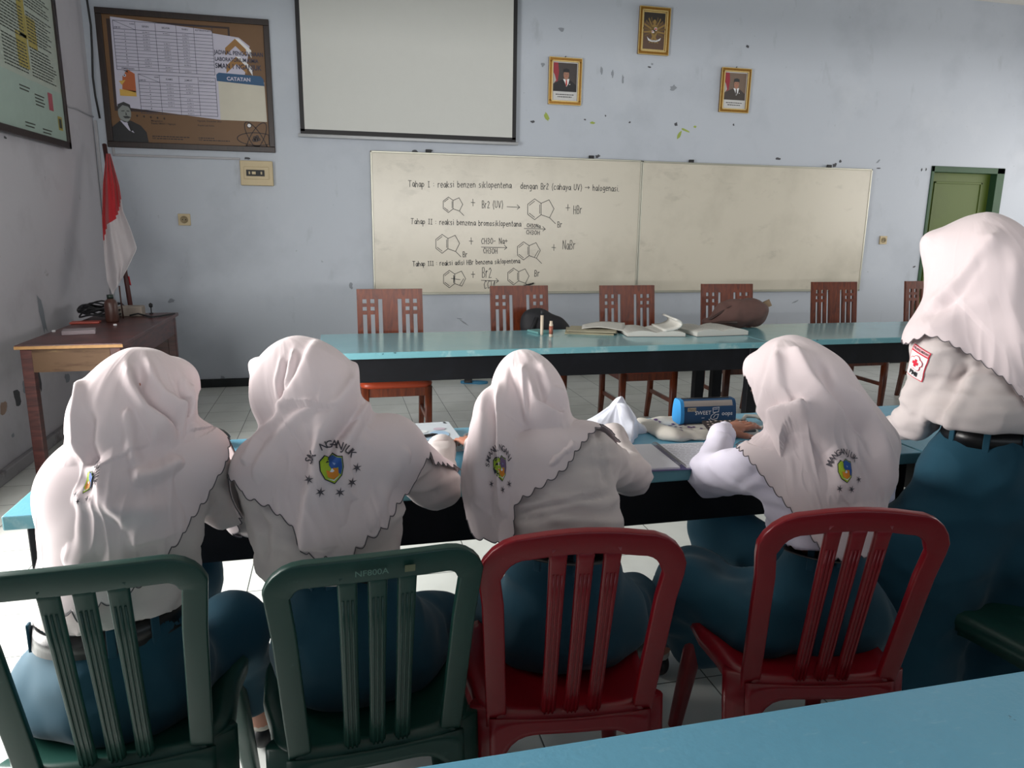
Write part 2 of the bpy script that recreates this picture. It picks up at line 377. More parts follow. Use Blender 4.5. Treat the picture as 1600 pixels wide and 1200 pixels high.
# flaked paint and pencil marks on the back wall
m_flake = mat('flake_green', '93a34c', .7, var=.2); m_speck = mat('flake_dark', '4a4b50', .8); m_scuff = mat('scuff_grey', '878d95', .8)
m_peach = mat('bare_plaster', '9c8478', .9, var=.2)
A = Art((0, YB-.0006, 0), (1, 0, 0), (0, 0, 1), (0, -1, 0))
rr = random.Random(4)
def blob(cx, cz, rx, rz, m, n=11, rot=0):
    pts = []
    for i in range(n):
        t = 2*PI*i/n; k = .6+.55*rr.random(); x = rx*k*math.cos(t); z = rz*k*math.sin(t)
        pts.append((cx+x*math.cos(rot)-z*math.sin(rot), cz+x*math.sin(rot)+z*math.cos(rot)))
    A.poly(pts, m, 1)
for px, py, rx, rz, m, ro in ((1062, 210, .018, .05, m_flake, -.4), (1072, 204, .05, .012, m_flake, -.3), (854, 183, .02, .045, m_flake, .5), (926, 192, .025, .012, m_flake, 0), (1056, 194, .02, .02, m_speck, 0), (1086, 198, .02, .012, m_flake, 0),
        (1146, 195, .012, .012, m_speck, 0), (832, 190, .02, .012, m_speck, 0), (914, 187, .012, .01, m_speck, 0), (946, 181, .01, .01, m_speck, 0), (984, 191, .015, .008, m_speck, .3), (1015, 105, .02, .01, m_speck, 0), (1019, 100, .012, .01, m_scuff, 0),
        (940, 110, .012, .04, m_scuff, 0), (957, 115, .012, .035, m_scuff, 0), (973, 124, .012, .04, m_scuff, 0), (1052, 137, .04, .025, m_scuff, .4), (1168, 73, .02, .015, m_speck, 0), (848, 101, .02, .02, m_scuff, .3), (877, 46, .03, .02, m_scuff, 0),
        (1304, 258, .03, .02, m_speck, .3), (1313, 252, .015, .02, m_speck, 0), (1372, 252, .03, .01, m_scuff, .7), (1373, 263, .03, .006, m_speck, 0), (1440, 265, .01, .02, m_speck, 0), (1447, 265, .01, .02, m_speck, 0), (1428, 417, .02, .008, m_speck, .4),
        (725, 504, .05, .007, m_scuff, -.6), (718, 498, .025, .006, m_scuff, -.2), (1243, 471, .05, .008, m_scuff, .4), (548, 447, .02, .03, m_scuff, 0), (348, 590, .02, .02, m_scuff, 0), (386, 247, .03, .012, m_speck, 0),
        (648, 238, .03, .02, m_speck, 0), (671, 236, .03, .015, m_speck, .2), (934, 244, .03, .015, m_speck, .3), (1216, 248, .03, .012, m_speck, 0), (268, 470, .03, .02, m_scuff, .3)):
    p = at(px, py, YB); blob(p[0], p[2], rx, rz, m, rot=ro)
A.build('paint_flake', wall_b)
A = Art((XL+.0006, 0, 0), (0, 1, 0), (0, 0, 1), (1, 0, 0))
for px, py, rx, rz, m, ro in ((5, 637, .05, .035, m_peach, .3), (27, 622, .05, .06, m_speck, .6), (38, 605, .03, .04, m_scuff, .2), (60, 590, .03, .09, m_speck, .2), (20, 680, .02, .015, m_scuff, 0), (105, 590, .05, .04, m_scuff, 0), (65, 490, .05, .15, m_scuff, .3), (8, 215, .02, .01, m_speck, 0)):
    p = atx(px, py, XL); blob(p[1], p[2], rx, rz, m, rot=ro)
A.build('paint_flake', wall_l)

# ================================================================== ON THE WALLS
def framed(name, label, cat, x0, x1, z0, z1, fw, depth, mfr, tilt=0.0, group=None, inner=None):
    """frame on the back wall: returns root and an Art whose origin is the lower left corner of the opening"""
    root = empty(name, ((x0+x1)/2, YB-.002, z0)); tag(root, label, cat, group); root.rotation_euler = (tilt, 0, 0)
    w, h = (x1-x0)/2, z1-z0
    f = MB()
    f.bx(-w, w, -depth, 0, 0, fw, 0, .004); f.bx(-w, w, -depth, 0, h-fw, h, 0, .004); f.bx(-w, -w+fw, -depth, 0, fw, h-fw, 0, .004); f.bx(w-fw, w, -depth, 0, fw, h-fw, 0, .004)
    if inner is not None:
        g = fw*.28
        for (a0, a1, c0, c1) in ((-w+fw-g, w-fw+g, fw-g, fw), (-w+fw-g, w-fw+g, h-fw, h-fw+g), (-w+fw-g, -w+fw, fw-g, h-fw+g), (w-fw, w-fw+g, fw-g, h-fw+g)): f.bx(a0, a1, -depth-.004, -depth+.003, c0, c1, 1, .001)
        g2 = fw*.16
        for (a0, a1, c0, c1) in ((-w, w, 0, g2), (-w, w, h-g2, h), (-w, -w+g2, 0, h), (w-g2, w, 0, h)): f.bx(a0, a1, -depth-.003, -depth+.003, c0, c1, 1, .001)
    f.build('frame', [mfr, inner or mfr], root)
    bk = MB(); bk.bx(-w+fw*.5, w-fw*.5, -.010, -.002, fw*.5, h-fw*.5); bk.build('backing', mat('backing_card', '6b5a45', .8), root)
    A = Art((-w+fw, -.0105, fw), (1, 0, 0), (0, 0, 1), (0, -1, 0))
    return root, A, 2*(w-fw), h-2*fw

# laboratory schedule board
m_tan = mat('print_tan', '67492a', .5); m_paper = mat('print_lilac_white', 'b9b7c8', .5); m_line = mat('print_navy', '23263f', .5); m_brown = mat('print_dark_brown', '2b1915', .5)
m_orange = mat('print_orange', 'a9572c', .5); m_yel = mat('print_yellow', 'caa24a', .5); m_bluep = mat('print_blue', '184a72', .5); m_cream = mat('print_cream', 'c0bcae', .5); m_gold2 = mat('print_ochre', '8f6733', .5)
m_suit = mat('print_suit', '15171c', .5); m_face = mat('print_grey_face', '7f8583', .5); m_hair = mat('print_grey_hair', '2a2d30', .5); m_redp = mat('print_red', 'b43a2f', .5)
nb, A, w, h = framed('notice_board', 'brown framed chemistry laboratory schedule board with two printed tables', 'notice board', -1.735, -.452, 2.0, 3.035, .045, .03, m_frame_d)
A.rect(0, 0, w, h, m_tan, 1)
A.rect(.03, .235, w-.26, h-.03, m_brown, 2); A.rect(.06, .26, w-.275, h-.045, m_tan, 3)
A.poly([(.05, .27), (.82, .2), (.82, .83), (.79, .88), (.06, .93)], m_paper, 4)
def table(x0, y0, x1, y1, rows, cols, head, l=5):
    A.line([(x0, y0), (x1, y0), (x1, y1), (x0, y1), (x0, y0)], .0035, m_line, l)
    for i in range(1, rows): y = y0+(y1-head-y0)*i/rows; A.line([(x0, y), (x1, y)], .0028, m_line, l)
    A.line([(x0, y1-head), (x1, y1-head)], .0035, m_line, l)
    xs = [x0+(x1-x0)*c for c in cols]
    for x in xs[1:-1]: A.line([(x, y0), (x, y1)], .0028, m_line, l)
    A.line([(xs[0], y1), (xs[1], y1-head)], .0028, m_line, l)
    for c, t in zip(range(1, len(xs)-1), ('SENIN', 'SELASA', 'RABU', 'KETERANGAN') if rows > 9 else ('KAMIS', "JUM'AT", 'KETERANGAN')):
        A.text(t, (xs[c]+xs[c+1])/2, y1-head*.62, .013, m_line, l, 'CENTER', bold=.02)
    A.text('JAM KE', xs[0]+.004, y1-head*.9, .011, m_line, l, bold=.02); A.text('HARI', xs[1]-.04, y1-head*.4, .011, m_line, l, bold=.02)
    for i in range(rows):
        y = y0+(y1-head-y0)*(i+.25)/rows
        A.text('PEMBINAAN' if i == 0 else str(rows-i), (xs[0]+xs[1])/2, y, .012, m_line, l, 'CENTER', bold=.02)
        for c in range(1, len(xs)-2):
            if rr.random() < .85: A.text(rr.choice(['XI IPA 4', 'XII IPA 2', 'X IPA 7', 'XI IPA 5']), (xs[c]+xs[c+1])/2, y, .010, m_line, l, 'CENTER', bold=.01)
table(.075, .545, .80, .905, 12, [0, .22, .42, .63, .81, 1], .06)
table(.225, .225, .80, .52, 9, [0, .27, .52, .77, 1], .055)
# red and yellow figure at the left of the print
A.poly([(.1, .40), (.20, .38), (.2, .52), (.15, .55), (.11, .5)], m_orange, 5); A.poly([(.08, .35), (.2, .35), (.2, .39), (.08, .40)], m_yel, 5); A.disc(.125, .505, .012, m_paper, 6); A.disc(.125, .505, .005, m_ink, 7)
A.poly([(.10, .43), (.13, .47), (.08, .46)], m_yel, 6); A.poly([(.12, .54), (.155, .525), (.15, .54)], m_ink, 6)
# portrait of a man in a dark suit
A.poly([(.0, .0), (.26, .0), (.25, .08), (.21, .13), (.14, .165), (.06, .16), (.0, .11)], m_suit, 6); A.poly([(.06, .165), (.11, .155), (.16, .07), (.12, .09)], m_paper, 7); A.poly([(.115, .14), (.135, .13), (.15, .09), (.135, .08)], m_ink, 8)
A.disc(.10, .22, .048, m_face, 7, ry=.07); A.poly([(.05, .24), (.055, .285), (.10, .305), (.145, .285), (.15, .245), (.13, .27), (.09, .28), (.065, .255)], m_hair, 8)
A.poly([(.085, .195), (.12, .2), (.145, .19), (.125, .18), (.1, .18)], m_hair, 8); A.line([(.08, .235), (.1, .237)], .006, m_hair, 8); A.line([(.118, .237), (.136, .235)], .006, m_hair, 8); A.poly([(.11, .232), (.118, .205), (.106, .205)], m_hair, 8)
# arrows and headings
A.poly([(.82, .2), (w-.01, .2), (w-.015, .51), (.82, .53)], m_cream, 4); A.poly([(.81, .50), (w-.015, .48), (w-.02, .53), (w-.04, .555), (.83, .565), (.81, .55)], m_bluep, 6); A.text('CATATAN', .98, .51, .028, m_paper, 7, 'CENTER', bold=.04)
A.poly([(.80, .56), (1.03, .56), (1.08, .78), (1.0, .84), (.80, .86)], m_paper, 5)
for yy in (.70, .565):
    A.poly([(.89, yy+.0), (.97, yy+.075), (1.05, yy), (1.05, yy+.055), (.97, yy+.13), (.89, yy+.055)], m_gold2, 6); A.poly([(.97, yy+.13), (1.0, yy+.13), (1.09, yy+.05), (1.09, yy-.01), (1.05, yy+.055)], m_white, 6)
for t, y, s in (('JADWAL PENGGUNAAN', .705, .032), ('LABORATORIUM KIMIA', .655, .03), ('SMAN 1 NGANJUK', .60, .038)):
    A.text(t, .806, y, s, m_line, 9, sx=.76 if s < .035 else .80, bold=.03)
for i, x in enumerate((.19, .24, .29, .34, .39)): A.poly([(x-.007, .205-i*.003), (x+.002, .214-i*.003), (x+.009, .202-i*.003), (x, .193-i*.003)], m_brown, 5)
for t, x, y in (('Mengetahui,', .29, .165), ('Kepala SMAN 1 Nganjuk', .29, .145), ('Nganjuk, Desember 2021', .64, .18), ('Kepala Lab Kimia', .64, .145), ('NIP.', .29, .03), ('NIP.', .64, .03)): A.text(t, x, y, .013, m_brown, 5, bold=.02)
for (x0, x1, y) in ((.29, .57, .048), (.325, .52, .031), (.64, .76, .048), (.675, .88, .031)):
    x = x0
    while x < x1: l = .008+rr.random()*.02; A.rect(x, y, min(x+l, x1), y+.008, m_brown, 5); x += l+.004
A.disc(1.04, .165, .02, m_brown, 5); A.disc(1.04, .165, .014, m_white, 6)
for a0 in (0, 1.05, 2.1):
    pts = []
    for i in range(33):
        t = 2*PI*i/32; x = .15*math.cos(t); y = .05*math.sin(t); pts.append((min(w-.002, 1.09+x*math.cos(a0)-y*math.sin(a0)), max(.003, .06+x*math.sin(a0)+y*math.cos(a0))))
    A.line(pts, .007, m_brown, 5)
for dx, dy in ((0, 0), (.02, .008), (-.012, .02), (.008, .028), (-.02, 0)): A.disc(1.09+dx, .05+dy, .014, m_brown, 6)
A.build('printed_sheet', nb)

# leaning rules poster on the left wall
lpb = atx(108, 233, -1.80); lpt = atx(65, 0, -1.80); lpl = atx(0, 205, -1.80)
V = (lpt-lpb); V /= np.linalg.norm(V); U = (lpb-lpl); U /= np.linalg.norm(U); V = V-U*(V@U); V /= np.linalg.norm(V); Nn = np.cross(U, V)*1.0
if Nn[0] < 0: Nn = -Nn
PW, PH = 1.6, 1.25; O = lpb-U*PW
root = empty('wall_poster', tuple(lpb-U*PW*.5)); tag(root, 'pale green school rules poster in a dark wooden frame, hung askew on the side wall', 'poster')
Ro = lpb-U*PW*.5
A = Art(O-Ro+Nn*.004, U, V, Nn)
m_lgreen = mat('poster_pale_green', 'a9b3a8', .5); m_hl = mat('poster_yellow', 'a3964a', .5); m_txt = mat('poster_text', '3a4038', .5); m_pink = mat('poster_pink', 'a8505c', .5); m_lg2 = mat('poster_mint', '9fb3aa', .5)
A.rect(.04, .04, PW-.04, PH-.04, m_lgreen, 1); A.rect(.04, .04, PW-.04, .36, m_lg2, 2)
f = MB()
Rm = np.stack([U, V, Nn], 1)
for (a0, a1, c0, c1) in ((0, PW, 0, .045), (0, PW, PH-.045, PH), (0, .045, 0, PH), (PW-.045, PW, 0, PH)): f.box(O-Ro+U*(a0+a1)/2+V*(c0+c1)/2+Nn*.005, (a1-a0, c1-c0, .03), Rm, 0, .004)
f.box(O-Ro+U*PW/2+V*PH/2-Nn*.006, (PW-.04, PH-.04, .012), Rm, 0)
f.build('frame', m_frame_d, root)
rp = random.Random(3)
for k in range(44):
    y = 1.17-k*.0185
    if k % 11 == 10: continue
    for (x0, x1) in ((.55+.1, 1.0), (1.06, 1.06+.30+rp.random()*.15)):
        x = x0
        while x < x1:
            l = .02+rp.random()*.05; A.rect(x, y, min(x+l, x1), y+.007, m_txt, 4); x += l+.008
A.rect(.93, .6, 1.045, 1.2, m_hl, 3); A.rect(.86, .42, 1.03, .62, m_hl, 3); A.rect(1.05, .56, 1.2, .74, m_hl, 3)
for x, y in ((.82, .3), (1.05, .28), (1.05, .24), (.84, .09), (1.12, .08)):
    for kk in range(2): A.rect(x, y-kk*.02, x+.16-kk*.02, y-kk*.02+.008, m_txt, 4)
A.rect(1.28, .22, 1.36, .33, m_pink, 4); A.rect(1.42, .11, 1.5, .2, m_hl, 4); A.rect(1.435, .125, 1.485, .185, m_txt, 5)
A.build('printed_sheet', root)

# three gilt picture frames
m_pbg = mat('photo_dark_ground', '3a3434', .5); m_pbg2 = mat('photo_brown_ground', '6d5c50', .5); m_flag_r = mat('photo_flag_red', '8c2432', .5); m_flag_w = mat('photo_flag_white', 'a8a8a4', .5)
m_skinp = mat('photo_skin', '9a705c', .5); m_mount = mat('photo_mount', 'bfc0c0', .5); m_pblack = mat('photo_suit', '14141a', .5)  # photo_suit: plain near-black print for suit, cap and emblem field
def portrait(x0, x1, z0, z1, label, bg, suit, tilt, faded):
    root, A, w, h = framed('picture_frame', label, 'picture', x0, x1, z0, z1, .036, .022, m_gold, tilt=tilt, inner=m_goldl, group=None)
    A.rect(0, 0, w, h, m_mount, 1); A.rect(.008, h*.24, w-.008, h-.008, bg, 2)
    A.poly([(.008, h*.45), (.05, h*.5), (.06, h*.75), (.05, h-.008), (.008, h-.008)], m_flag_r, 3); A.poly([(.008, h*.42), (.035, h*.52), (.02, h*.66), (.008, h*.72)], m_flag_w, 4)
    cx = w*.54
    A.poly([(.015, h*.24), (w-.012, h*.24), (w-.016, h*.42), (w*.74, h*.52), (w*.6, h*.55), (w*.45, h*.56), (w*.3, h*.52), (.02, h*.44)], suit, 5)
    A.poly([(cx-.03, h*.56), (cx+.03, h*.57), (cx+.022, h*.44), (cx+.004, h*.36), (cx-.012, h*.48)], m_white, 6); A.poly([(cx-.004, h*.54), (cx+.008, h*.54), (cx+.012, h*.42), (cx+.004, h*.37), (cx-.004, h*.42)], m_redp if not faded else suit, 7)
    A.disc(cx, h*.67, .026, m_skinp, 7, ry=.042); A.disc(cx, h*.72, .0265, m_hair, 6, ry=.03)
    A.poly([(cx-.029, h*.735), (cx+.029, h*.735), (cx+.027, h*.81), (cx, h*.835), (cx-.026, h*.815)], m_pblack if not faded else m_hair, 8)
    for s in (-1, 1): A.line([(cx+s*.008, h*.69), (cx+s*.016, h*.69)], .003, m_hair, 9)
    A.line([(cx-.009, h*.635), (cx, h*.63), (cx+.009, h*.637)], .003, m_redp, 9); A.line([(cx, h*.68), (cx+.001, h*.655)], .003, m_pbg2, 9)
    A.disc(cx+.035, h*.43, .004, m_white, 8)
    for i, (a, t) in enumerate(((.05, .15), (.11, .09))):
        x = w*.08+a*.3
        while x < w*.92-a*.3: l = .008+rr.random()*.014; A.rect(x, h*t, min(x+l, w*.92-a*.3), h*t+.007, m_ink, 3); x += l+.004
    A.build('photograph', root)
    n = MB(); n.tube([(0, 0, z1-z0+.005), (0, -.012, z1-z0+.012)], .004); n.build('nail', m_ink, root)
    return root
portrait(1.925, 2.235, 2.505, 2.905, 'gilt framed portrait of a man in dark suit and black cap before a red and white flag, under the screen side', m_pbg, m_pblack, .02, False)['label'] = 'gilt framed portrait of a smiling man in black cap, between projector screen and eagle emblem'
portrait(3.625, 3.937, 2.518, 2.918, 'x', m_pbg2, mat('photo_suit_faded', '3c3532', .5), .02, True)['label'] = 'faded gilt framed portrait of a man in suit, nearest the green door'
root, A, w, h = framed('picture_frame', 'gilt framed brown eagle emblem hung highest on the back wall', 'picture', 2.768, 3.071, 2.982, 3.387, .036, .022, m_gold, tilt=.02, inner=m_goldl)
m_gb = mat('emblem_brown_ground', '5a4438', .5); m_gd = mat('emblem_dark_top', '2b2522', .5); m_gg = mat('emblem_gold', '8f7440', .5); m_gg2 = mat('emblem_gold_dark', '6b5530', .5)
A.rect(0, 0, w, h, m_goldl, 1); A.rect(.012, .012, w-.012, h-.012, m_gb, 2); A.rect(.012, h*.72, w-.012, h-.012, m_gd, 3)
cx = w*.5
for s in (-1, 1):
    for k in range(7):
        a = math.radians(78-k*17); x0, y0 = cx+s*.012, h*.58-k*.006; L = .085+.012*math.sin(k*.5)
        x1, y1 = x0+s*math.cos(a)*L, y0+math.sin(a)*L*1.05; A.poly([(x0, y0-.008), (x0, y0+.008), (x1, y1+.008), (x1+s*.006, y1-.006)], m_gg if k % 2 else m_gg2, 4+k % 2)
    A.line([(cx+s*.008, h*.34), (cx+s*.03, h*.25)], .01, m_gg, 5)
for k in range(7): A.line([(cx, h*.42), (cx+(k-3)*.014, h*.2)], .008, m_gg2 if k % 2 else m_gg, 4)
A.disc(cx, h*.50, .03, m_gg, 6, ry=.06); A.disc(cx, h*.73, .016, m_gg, 7, ry=.02); A.poly([(cx-.012, h*.73), (cx-.03, h*.715), (cx-.012, h*.75)], m_gg, 7)
A.poly([(cx-.028, h*.6), (cx+.028, h*.6), (cx+.026, h*.47), (cx, h*.4), (cx-.026, h*.47)], m_gg2, 8)
A.rect(cx+.001, h*.51, cx+.025, h*.59, m_white, 9); A.rect(cx-.024, h*.45, cx-.001, h*.51, m_white, 9); A.disc(cx+.013, h*.55, .009, m_redp, 10); A.rect(cx-.02, h*.465, cx-.012, h*.50, m_redp, 10); A.rect(cx-.008, h*.49, cx+.008, h*.53, m_pblack, 10)
A.poly([(cx-.07, h*.35), (cx-.05, h*.30), (cx-.02, h*.265), (cx+.02, h*.265), (cx+.05, h*.30), (cx+.07, h*.34), (cx+.06, h*.27), (cx+.025, h*.225), (cx-.025, h*.225), (cx-.055, h*.255)], m_white, 9)
for k in range(13): t = (k-6)/6; A.rect(cx+t*.042-.0018, h*(.238+.03*t*t), cx+t*.042+.0018, h*(.252+.03*t*t), m_ink, 11)
A.build('emblem_print', root)

# projector screen, its lower part hanging in view
root = empty('projector_screen', (.69, YB-.06, 2.15)); tag(root, 'white pull-down projector screen with black borders hanging above the whiteboards', 'projector screen')
x0, x1 = -.93, .93
m_scr = mat('screen_white', 'c3c5c2', .8, var=.02, bump=.05); m_blk = mat('screen_border_black', '141418', .6)
b = MB(); b.bx(x0+.035, x1-.035, -.0015, .0015, .045, 1.45); b.build('screen_fabric', m_scr, root)
b = MB(); b.bx(x0, x0+.035, -.0017, .0017, .03, 1.45); b.bx(x1-.035, x1, -.0017, .0017, .03, 1.45); b.bx(x0, x1, -.0017, .0017, .005, .047); b.build('black_border', m_blk, root)
b = MB(); b.tube([(x0-.02, 0, -.004), (x1+.02, 0, -.004)], .014, 12); b.build('bottom_bar', mat('screen_bar_white', 'b9bcc0', .5), root)
b = MB(); b.box((0, 0, 1.5), (2.0, .09, .1), None, 0, .02); b.build('roller_case', mat('screen_case', 'd8d8d4', .4), root)

# whiteboards
m_alu = mat('board_rail_alu', 'a8a89c', .35, metal=.7)
def whiteboard(x0, x1, z0, z1, label):
    root = empty('whiteboard', ((x0+x1)/2, YB-.03, z0)); tag(root, label, 'whiteboard', 'whiteboards side by side')
    w, h = (x1-x0)/2, z1-z0
    b = MB(); b.bx(-w+.01, w-.01, -.008, .018, .01, h-.01); b.build('writing_surface', m_board, root)
    b = MB(); b.bx(-w, w, -.014, .02, 0, .022, 0, .003); b.bx(-w, w, -.014, .02, h-.016, h, 0, .003); b.bx(-w, -w+.014, -.014, .02, 0, h, 0, .003); b.bx(w-.014, w, -.014, .02, 0, h, 0, .003)
    b.build('rail', m_alu, root)
    for sx in (-.6, .6):
        c = MB(); c.box((sx*w, -.002, h+.012), (.05, .02, .03), None, 0, .004); c.build('clip', m_ink, root)
    return root
wb1 = whiteboard(.331, 2.855, .80, 2.045, 'left whiteboard covered with handwritten chemistry reactions')
wb2 = whiteboard(2.858, 5.39, .80, 2.042, 'blank stained right whiteboard beside the one with writing')

# handwriting: stroke letters
G = {
'T': [[(0, 6), (4, 6)], [(2, 6), (1.8, 0)]], 'a': [[(3, 3.6), (1.5, 4), (.3, 2.5), (.6, .5), (2, .2), (3, 3.6), (3.1, .3), (3.6, 0)]], 'h': [[(.3, 6), (.2, 0)], [(.2, 2.6), (1.6, 4), (2.6, 3), (2.7, 0)]],
'p': [[(.3, 4), (0, -2)], [(.2, 3.4), (1.8, 4), (2.8, 2.4), (1.8, .6), (.2, 1)]], 'I': [[(.4, 5.6), (2.2, 5.6)], [(1.3, 5.6), (1.3, .2)], [(.3, .2), (2.3, .2)]], 'i': [[(.6, 4), (.6, 0)], [(.6, 5.4), (.65, 5.7)]],
':': [[(.6, 1), (.65, 1.3)], [(.6, 3.3), (.65, 3.6)]], 'r': [[(.3, 4), (.3, 0)], [(.3, 2.6), (1.2, 3.9), (2.4, 3.8)]], 'e': [[(.3, 2), (3, 2.4), (2.3, 3.9), (1, 3.8), (.2, 2), (1, .2), (3, .5)]],
'k': [[(.3, 6), (.3, 0)], [(2.6, 3.8), (.4, 1.8), (2.8, 0)]], 's': [[(2.6, 3.8), (1, 3.8), (.6, 2.6), (2.3, 1.6), (2, .3), (.3, .2)]], 'b': [[(.3, 6), (.3, 0)], [(.3, 2.8), (1.8, 4), (3, 2), (1.8, 0), (.3, .6)]],
'n': [[(.3, 4), (.3, 0)], [(.3, 2.6), (1.6, 4), (2.7, 3), (2.8, 0)]], 'z': [[(.3, 3.8), (2.8, 3.8), (.3, .2), (3, .2)]], 'l': [[(.6, 6), (.6, .3), (1, 0)]], 'o': [[(1.5, 4), (.3, 2.5), (1, .2), (2.6, .8), (2.8, 3), (1.5, 4)]],
't': [[(1, 5.6), (1, .2), (2, 0)], [(0, 3.8), (2.2, 3.8)]], 'd': [[(2.8, 6), (2.8, 0)], [(2.8, 3), (1.4, 3.9), (.2, 2), (1.2, .1), (2.8, 1)]], 'g': [[(2.8, 3.8), (1.2, 4), (.3, 2.2), (1.4, .6), (2.8, 2), (2.8, 3.8), (2.6, -1.6), (.6, -1.8)]],
'B': [[(.3, 6), (.3, 0), (2.4, .2), (3, 1.6), (2, 3), (.4, 3.1)], [(2, 3.1), (2.8, 4.6), (2, 6), (.3, 6)]], '2': [[(.3, 5), (1.6, 6), (2.8, 4.8), (.3, .2), (3, .2)]], '(': [[(1.6, 6.6), (.5, 3), (1.4, -.8)]], ')': [[(.4, 6.6), (1.6, 3), (.6, -.8)]],
'c': [[(2.8, 3.4), (1.4, 4), (.3, 2), (1.2, .1), (2.8, .5)]], 'y': [[(.3, 4), (1.6, 1)], [(3, 4), (.8, -2)]], 'm': [[(.2, 4), (.2, 0)], [(.2, 2.8), (1.2, 4), (1.9, 3), (1.9, 0)], [(1.9, 2.8), (2.9, 4), (3.7, 3), (3.8, 0)]],
'u': [[(.3, 4), (.4, .8), (1.4, 0), (2.7, .8), (2.8, 4), (2.9, 0)]], 'U': [[(.3, 6), (.4, 1), (1.8, 0), (3.2, 1), (3.4, 6)]], 'V': [[(.2, 6), (1.8, 0), (3.4, 6)]], 'v': [[(.2, 4), (1.4, 0), (2.8, 4)]], '+': [[(0, 3), (3.4, 3)], [(1.7, 4.6), (1.7, 1.4)]],
'H': [[(.3, 6), (.3, 0)], [(3.2, 6), (3.2, 0)], [(.3, 3), (3.2, 3)]], 'N': [[(.3, 0), (.3, 6), (3.2, 0), (3.2, 6)]], 'O': [[(1.8, 6), (.3, 4), (.4, 1.4), (1.8, 0), (3.4, 1.6), (3.4, 4.4), (1.8, 6)]], 'C': [[(3.2, 5.2), (1.8, 6), (.3, 3.4), (1.2, .3), (3.2, .7)]],
'3': [[(.3, 5.4), (1.8, 6), (2.6, 4.6), (1.2, 3.2), (2.8, 1.8), (1.6, 0), (.2, .6)]], '4': [[(2.2, 0), (2.2, 6), (.2, 2), (3, 2)]], '-': [[(0, 3), (2.4, 3)]], '>': [[(0, 3), (6, 3)], [(4.6, 4.2), (6, 3), (4.6, 1.8)]], '.': [[(.4, 0), (.6, .2)]], ' ': [], ',': [[(.5, .3), (.2, -1)]]}
GW = {'I': 2.6, 'i': 1.2, ':': 1.6, 'l': 1.4, 't': 2.4, '(': 2, ')': 2, 'm': 4.2, 'U': 3.8, 'V': 3.8, 'H': 3.6, 'N': 3.6, 'O': 3.8, 'T': 4, '>': 6.4, ' ': 2.6, '+': 3.6, '.': 1, 'r': 2.5}
rw = random.Random(11)
Aw = Art((0, YB-.0382, 0), (1, 0, 0), (0, 0, 1), (0, -1, 0)); m_marker = mat('marker_ink', '26282e', .6)
def bpt(px, py): p = at(px, py, YB-.038); return np.array([p[0], p[2]])
def hand(txt, px0, py0, px1, py1, lw=.0052, hs=1.0):
    a, c = bpt(px0, py0), bpt(px1, py1); L = np.linalg.norm(c-a); d = (c-a)/L; n = np.array([-d[1], d[0]])
    wt = sum(GW.get(ch, 3.2)+.8 for ch in txt); s = L/wt; x = 0
    sy = min(s*1.25, .0135)*hs
    for ch in txt:
        j = (rw.random()-.5)*.5
        for st in G[ch]: Aw.line([a+d*(x+q[0]+(rw.random()-.5)*.25)*s+n*(q[1]+j+(rw.random()-.5)*.3)*sy for q in st], lw, m_marker, 1)
        x += GW.get(ch, 3.2)+.8
hand('Tahap I : reaksi benzen siklopentena', 638, 292, 800, 294)
hand('dengan Br2 (cahaya UV) > halogenasi.', 813, 295, 968, 299)
hand('Br2 (UV)', 753, 325, 787, 325, hs=1.2); hand('HBr', 896, 334, 910, 334, hs=1.3)
hand('Tahap II : reaksi benzena bromosiklopentana', 642, 350, 815, 354)
hand('CH3ONa', 823, 355, 845, 356, hs=.8); hand('CH3OH', 822, 366, 844, 367, hs=.8)
hand('CH3O- Na+', 752, 381, 794, 381); hand('CH3OH', 755, 396, 778, 396); hand('NaBr', 879, 390, 900, 390, hs=1.3)
hand('Tahap III : reaksi adisi HBr benzena siklopentena', 645, 416, 813, 411)
hand('Br2', 753, 434, 769, 434, hs=1.4); hand('CCl4', 756, 451, 775, 451, hs=1.2); hand('Br', 835, 432, 844, 432)
for x, y in ((740, 322), (888, 330), (737, 382), (866, 391), (740, 434)): hand('+', x-4, y+4, x+4, y+4, hs=1.3)
def seg(pts): Aw.line([bpt(*p) for p in pts], .0052, m_marker, 1)
for (x0, x1, y) in ((792, 812, 323), (819, 852, 357), (752, 792, 386), (752, 779, 438)): seg([(x0, y), (x1, y+1)]); seg([(x1-4, y-3), (x1, y+1), (x1-4, y+4)])
def indane(cx, cy, s, br=True, dbl2=False, cross=False):
    hx = [(cx-s*1.0, cy-s*.5), (cx-s*.3, cy-s*1.05), (cx+s*.35, cy-s*.6), (cx+s*.35, cy+s*.55), (cx-s*.3, cy+s*1.05), (cx-s*1.0, cy+s*.5)]
    seg(hx+[hx[0]]); pe = [hx[2], (cx+s*1.15, cy-s*.95), (cx+s*1.65, cy-s*.05), (cx+s*1.2, cy+s*.85), hx[3]]; seg(pe)
    k = .78
    for a, c in ((0, 1), (2, 3), (4, 5)): seg([(cx-.3*s+(hx[i][0]-cx+.3*s)*k, cy+(hx[i][1]-cy)*k) for i in (a, c)])
    if dbl2: seg([(pe[2][0]-3, pe[2][1]), (pe[3][0]-3, pe[3][1]-2)])
    if br: seg([pe[3], (pe[3][0]+s*.6, pe[3][1]+s*.6)])
    if cross: seg([(cx-1, cy-1), (cx+s, cy+1)]); seg([(cx+4, cy-s*.4), (cx+3, cy+s*.5)])
indane(704, 320, 11.5); indane(840, 327, 15.5); indane(695, 381, 14); indane(822, 392, 13.5, dbl2=True); indane(706, 436, 13, br=False, dbl2=True, cross=True); indane(806, 432, 12.5)
hand('Br', 871, 355, 879, 355); hand('Br', 723, 402, 731, 402)
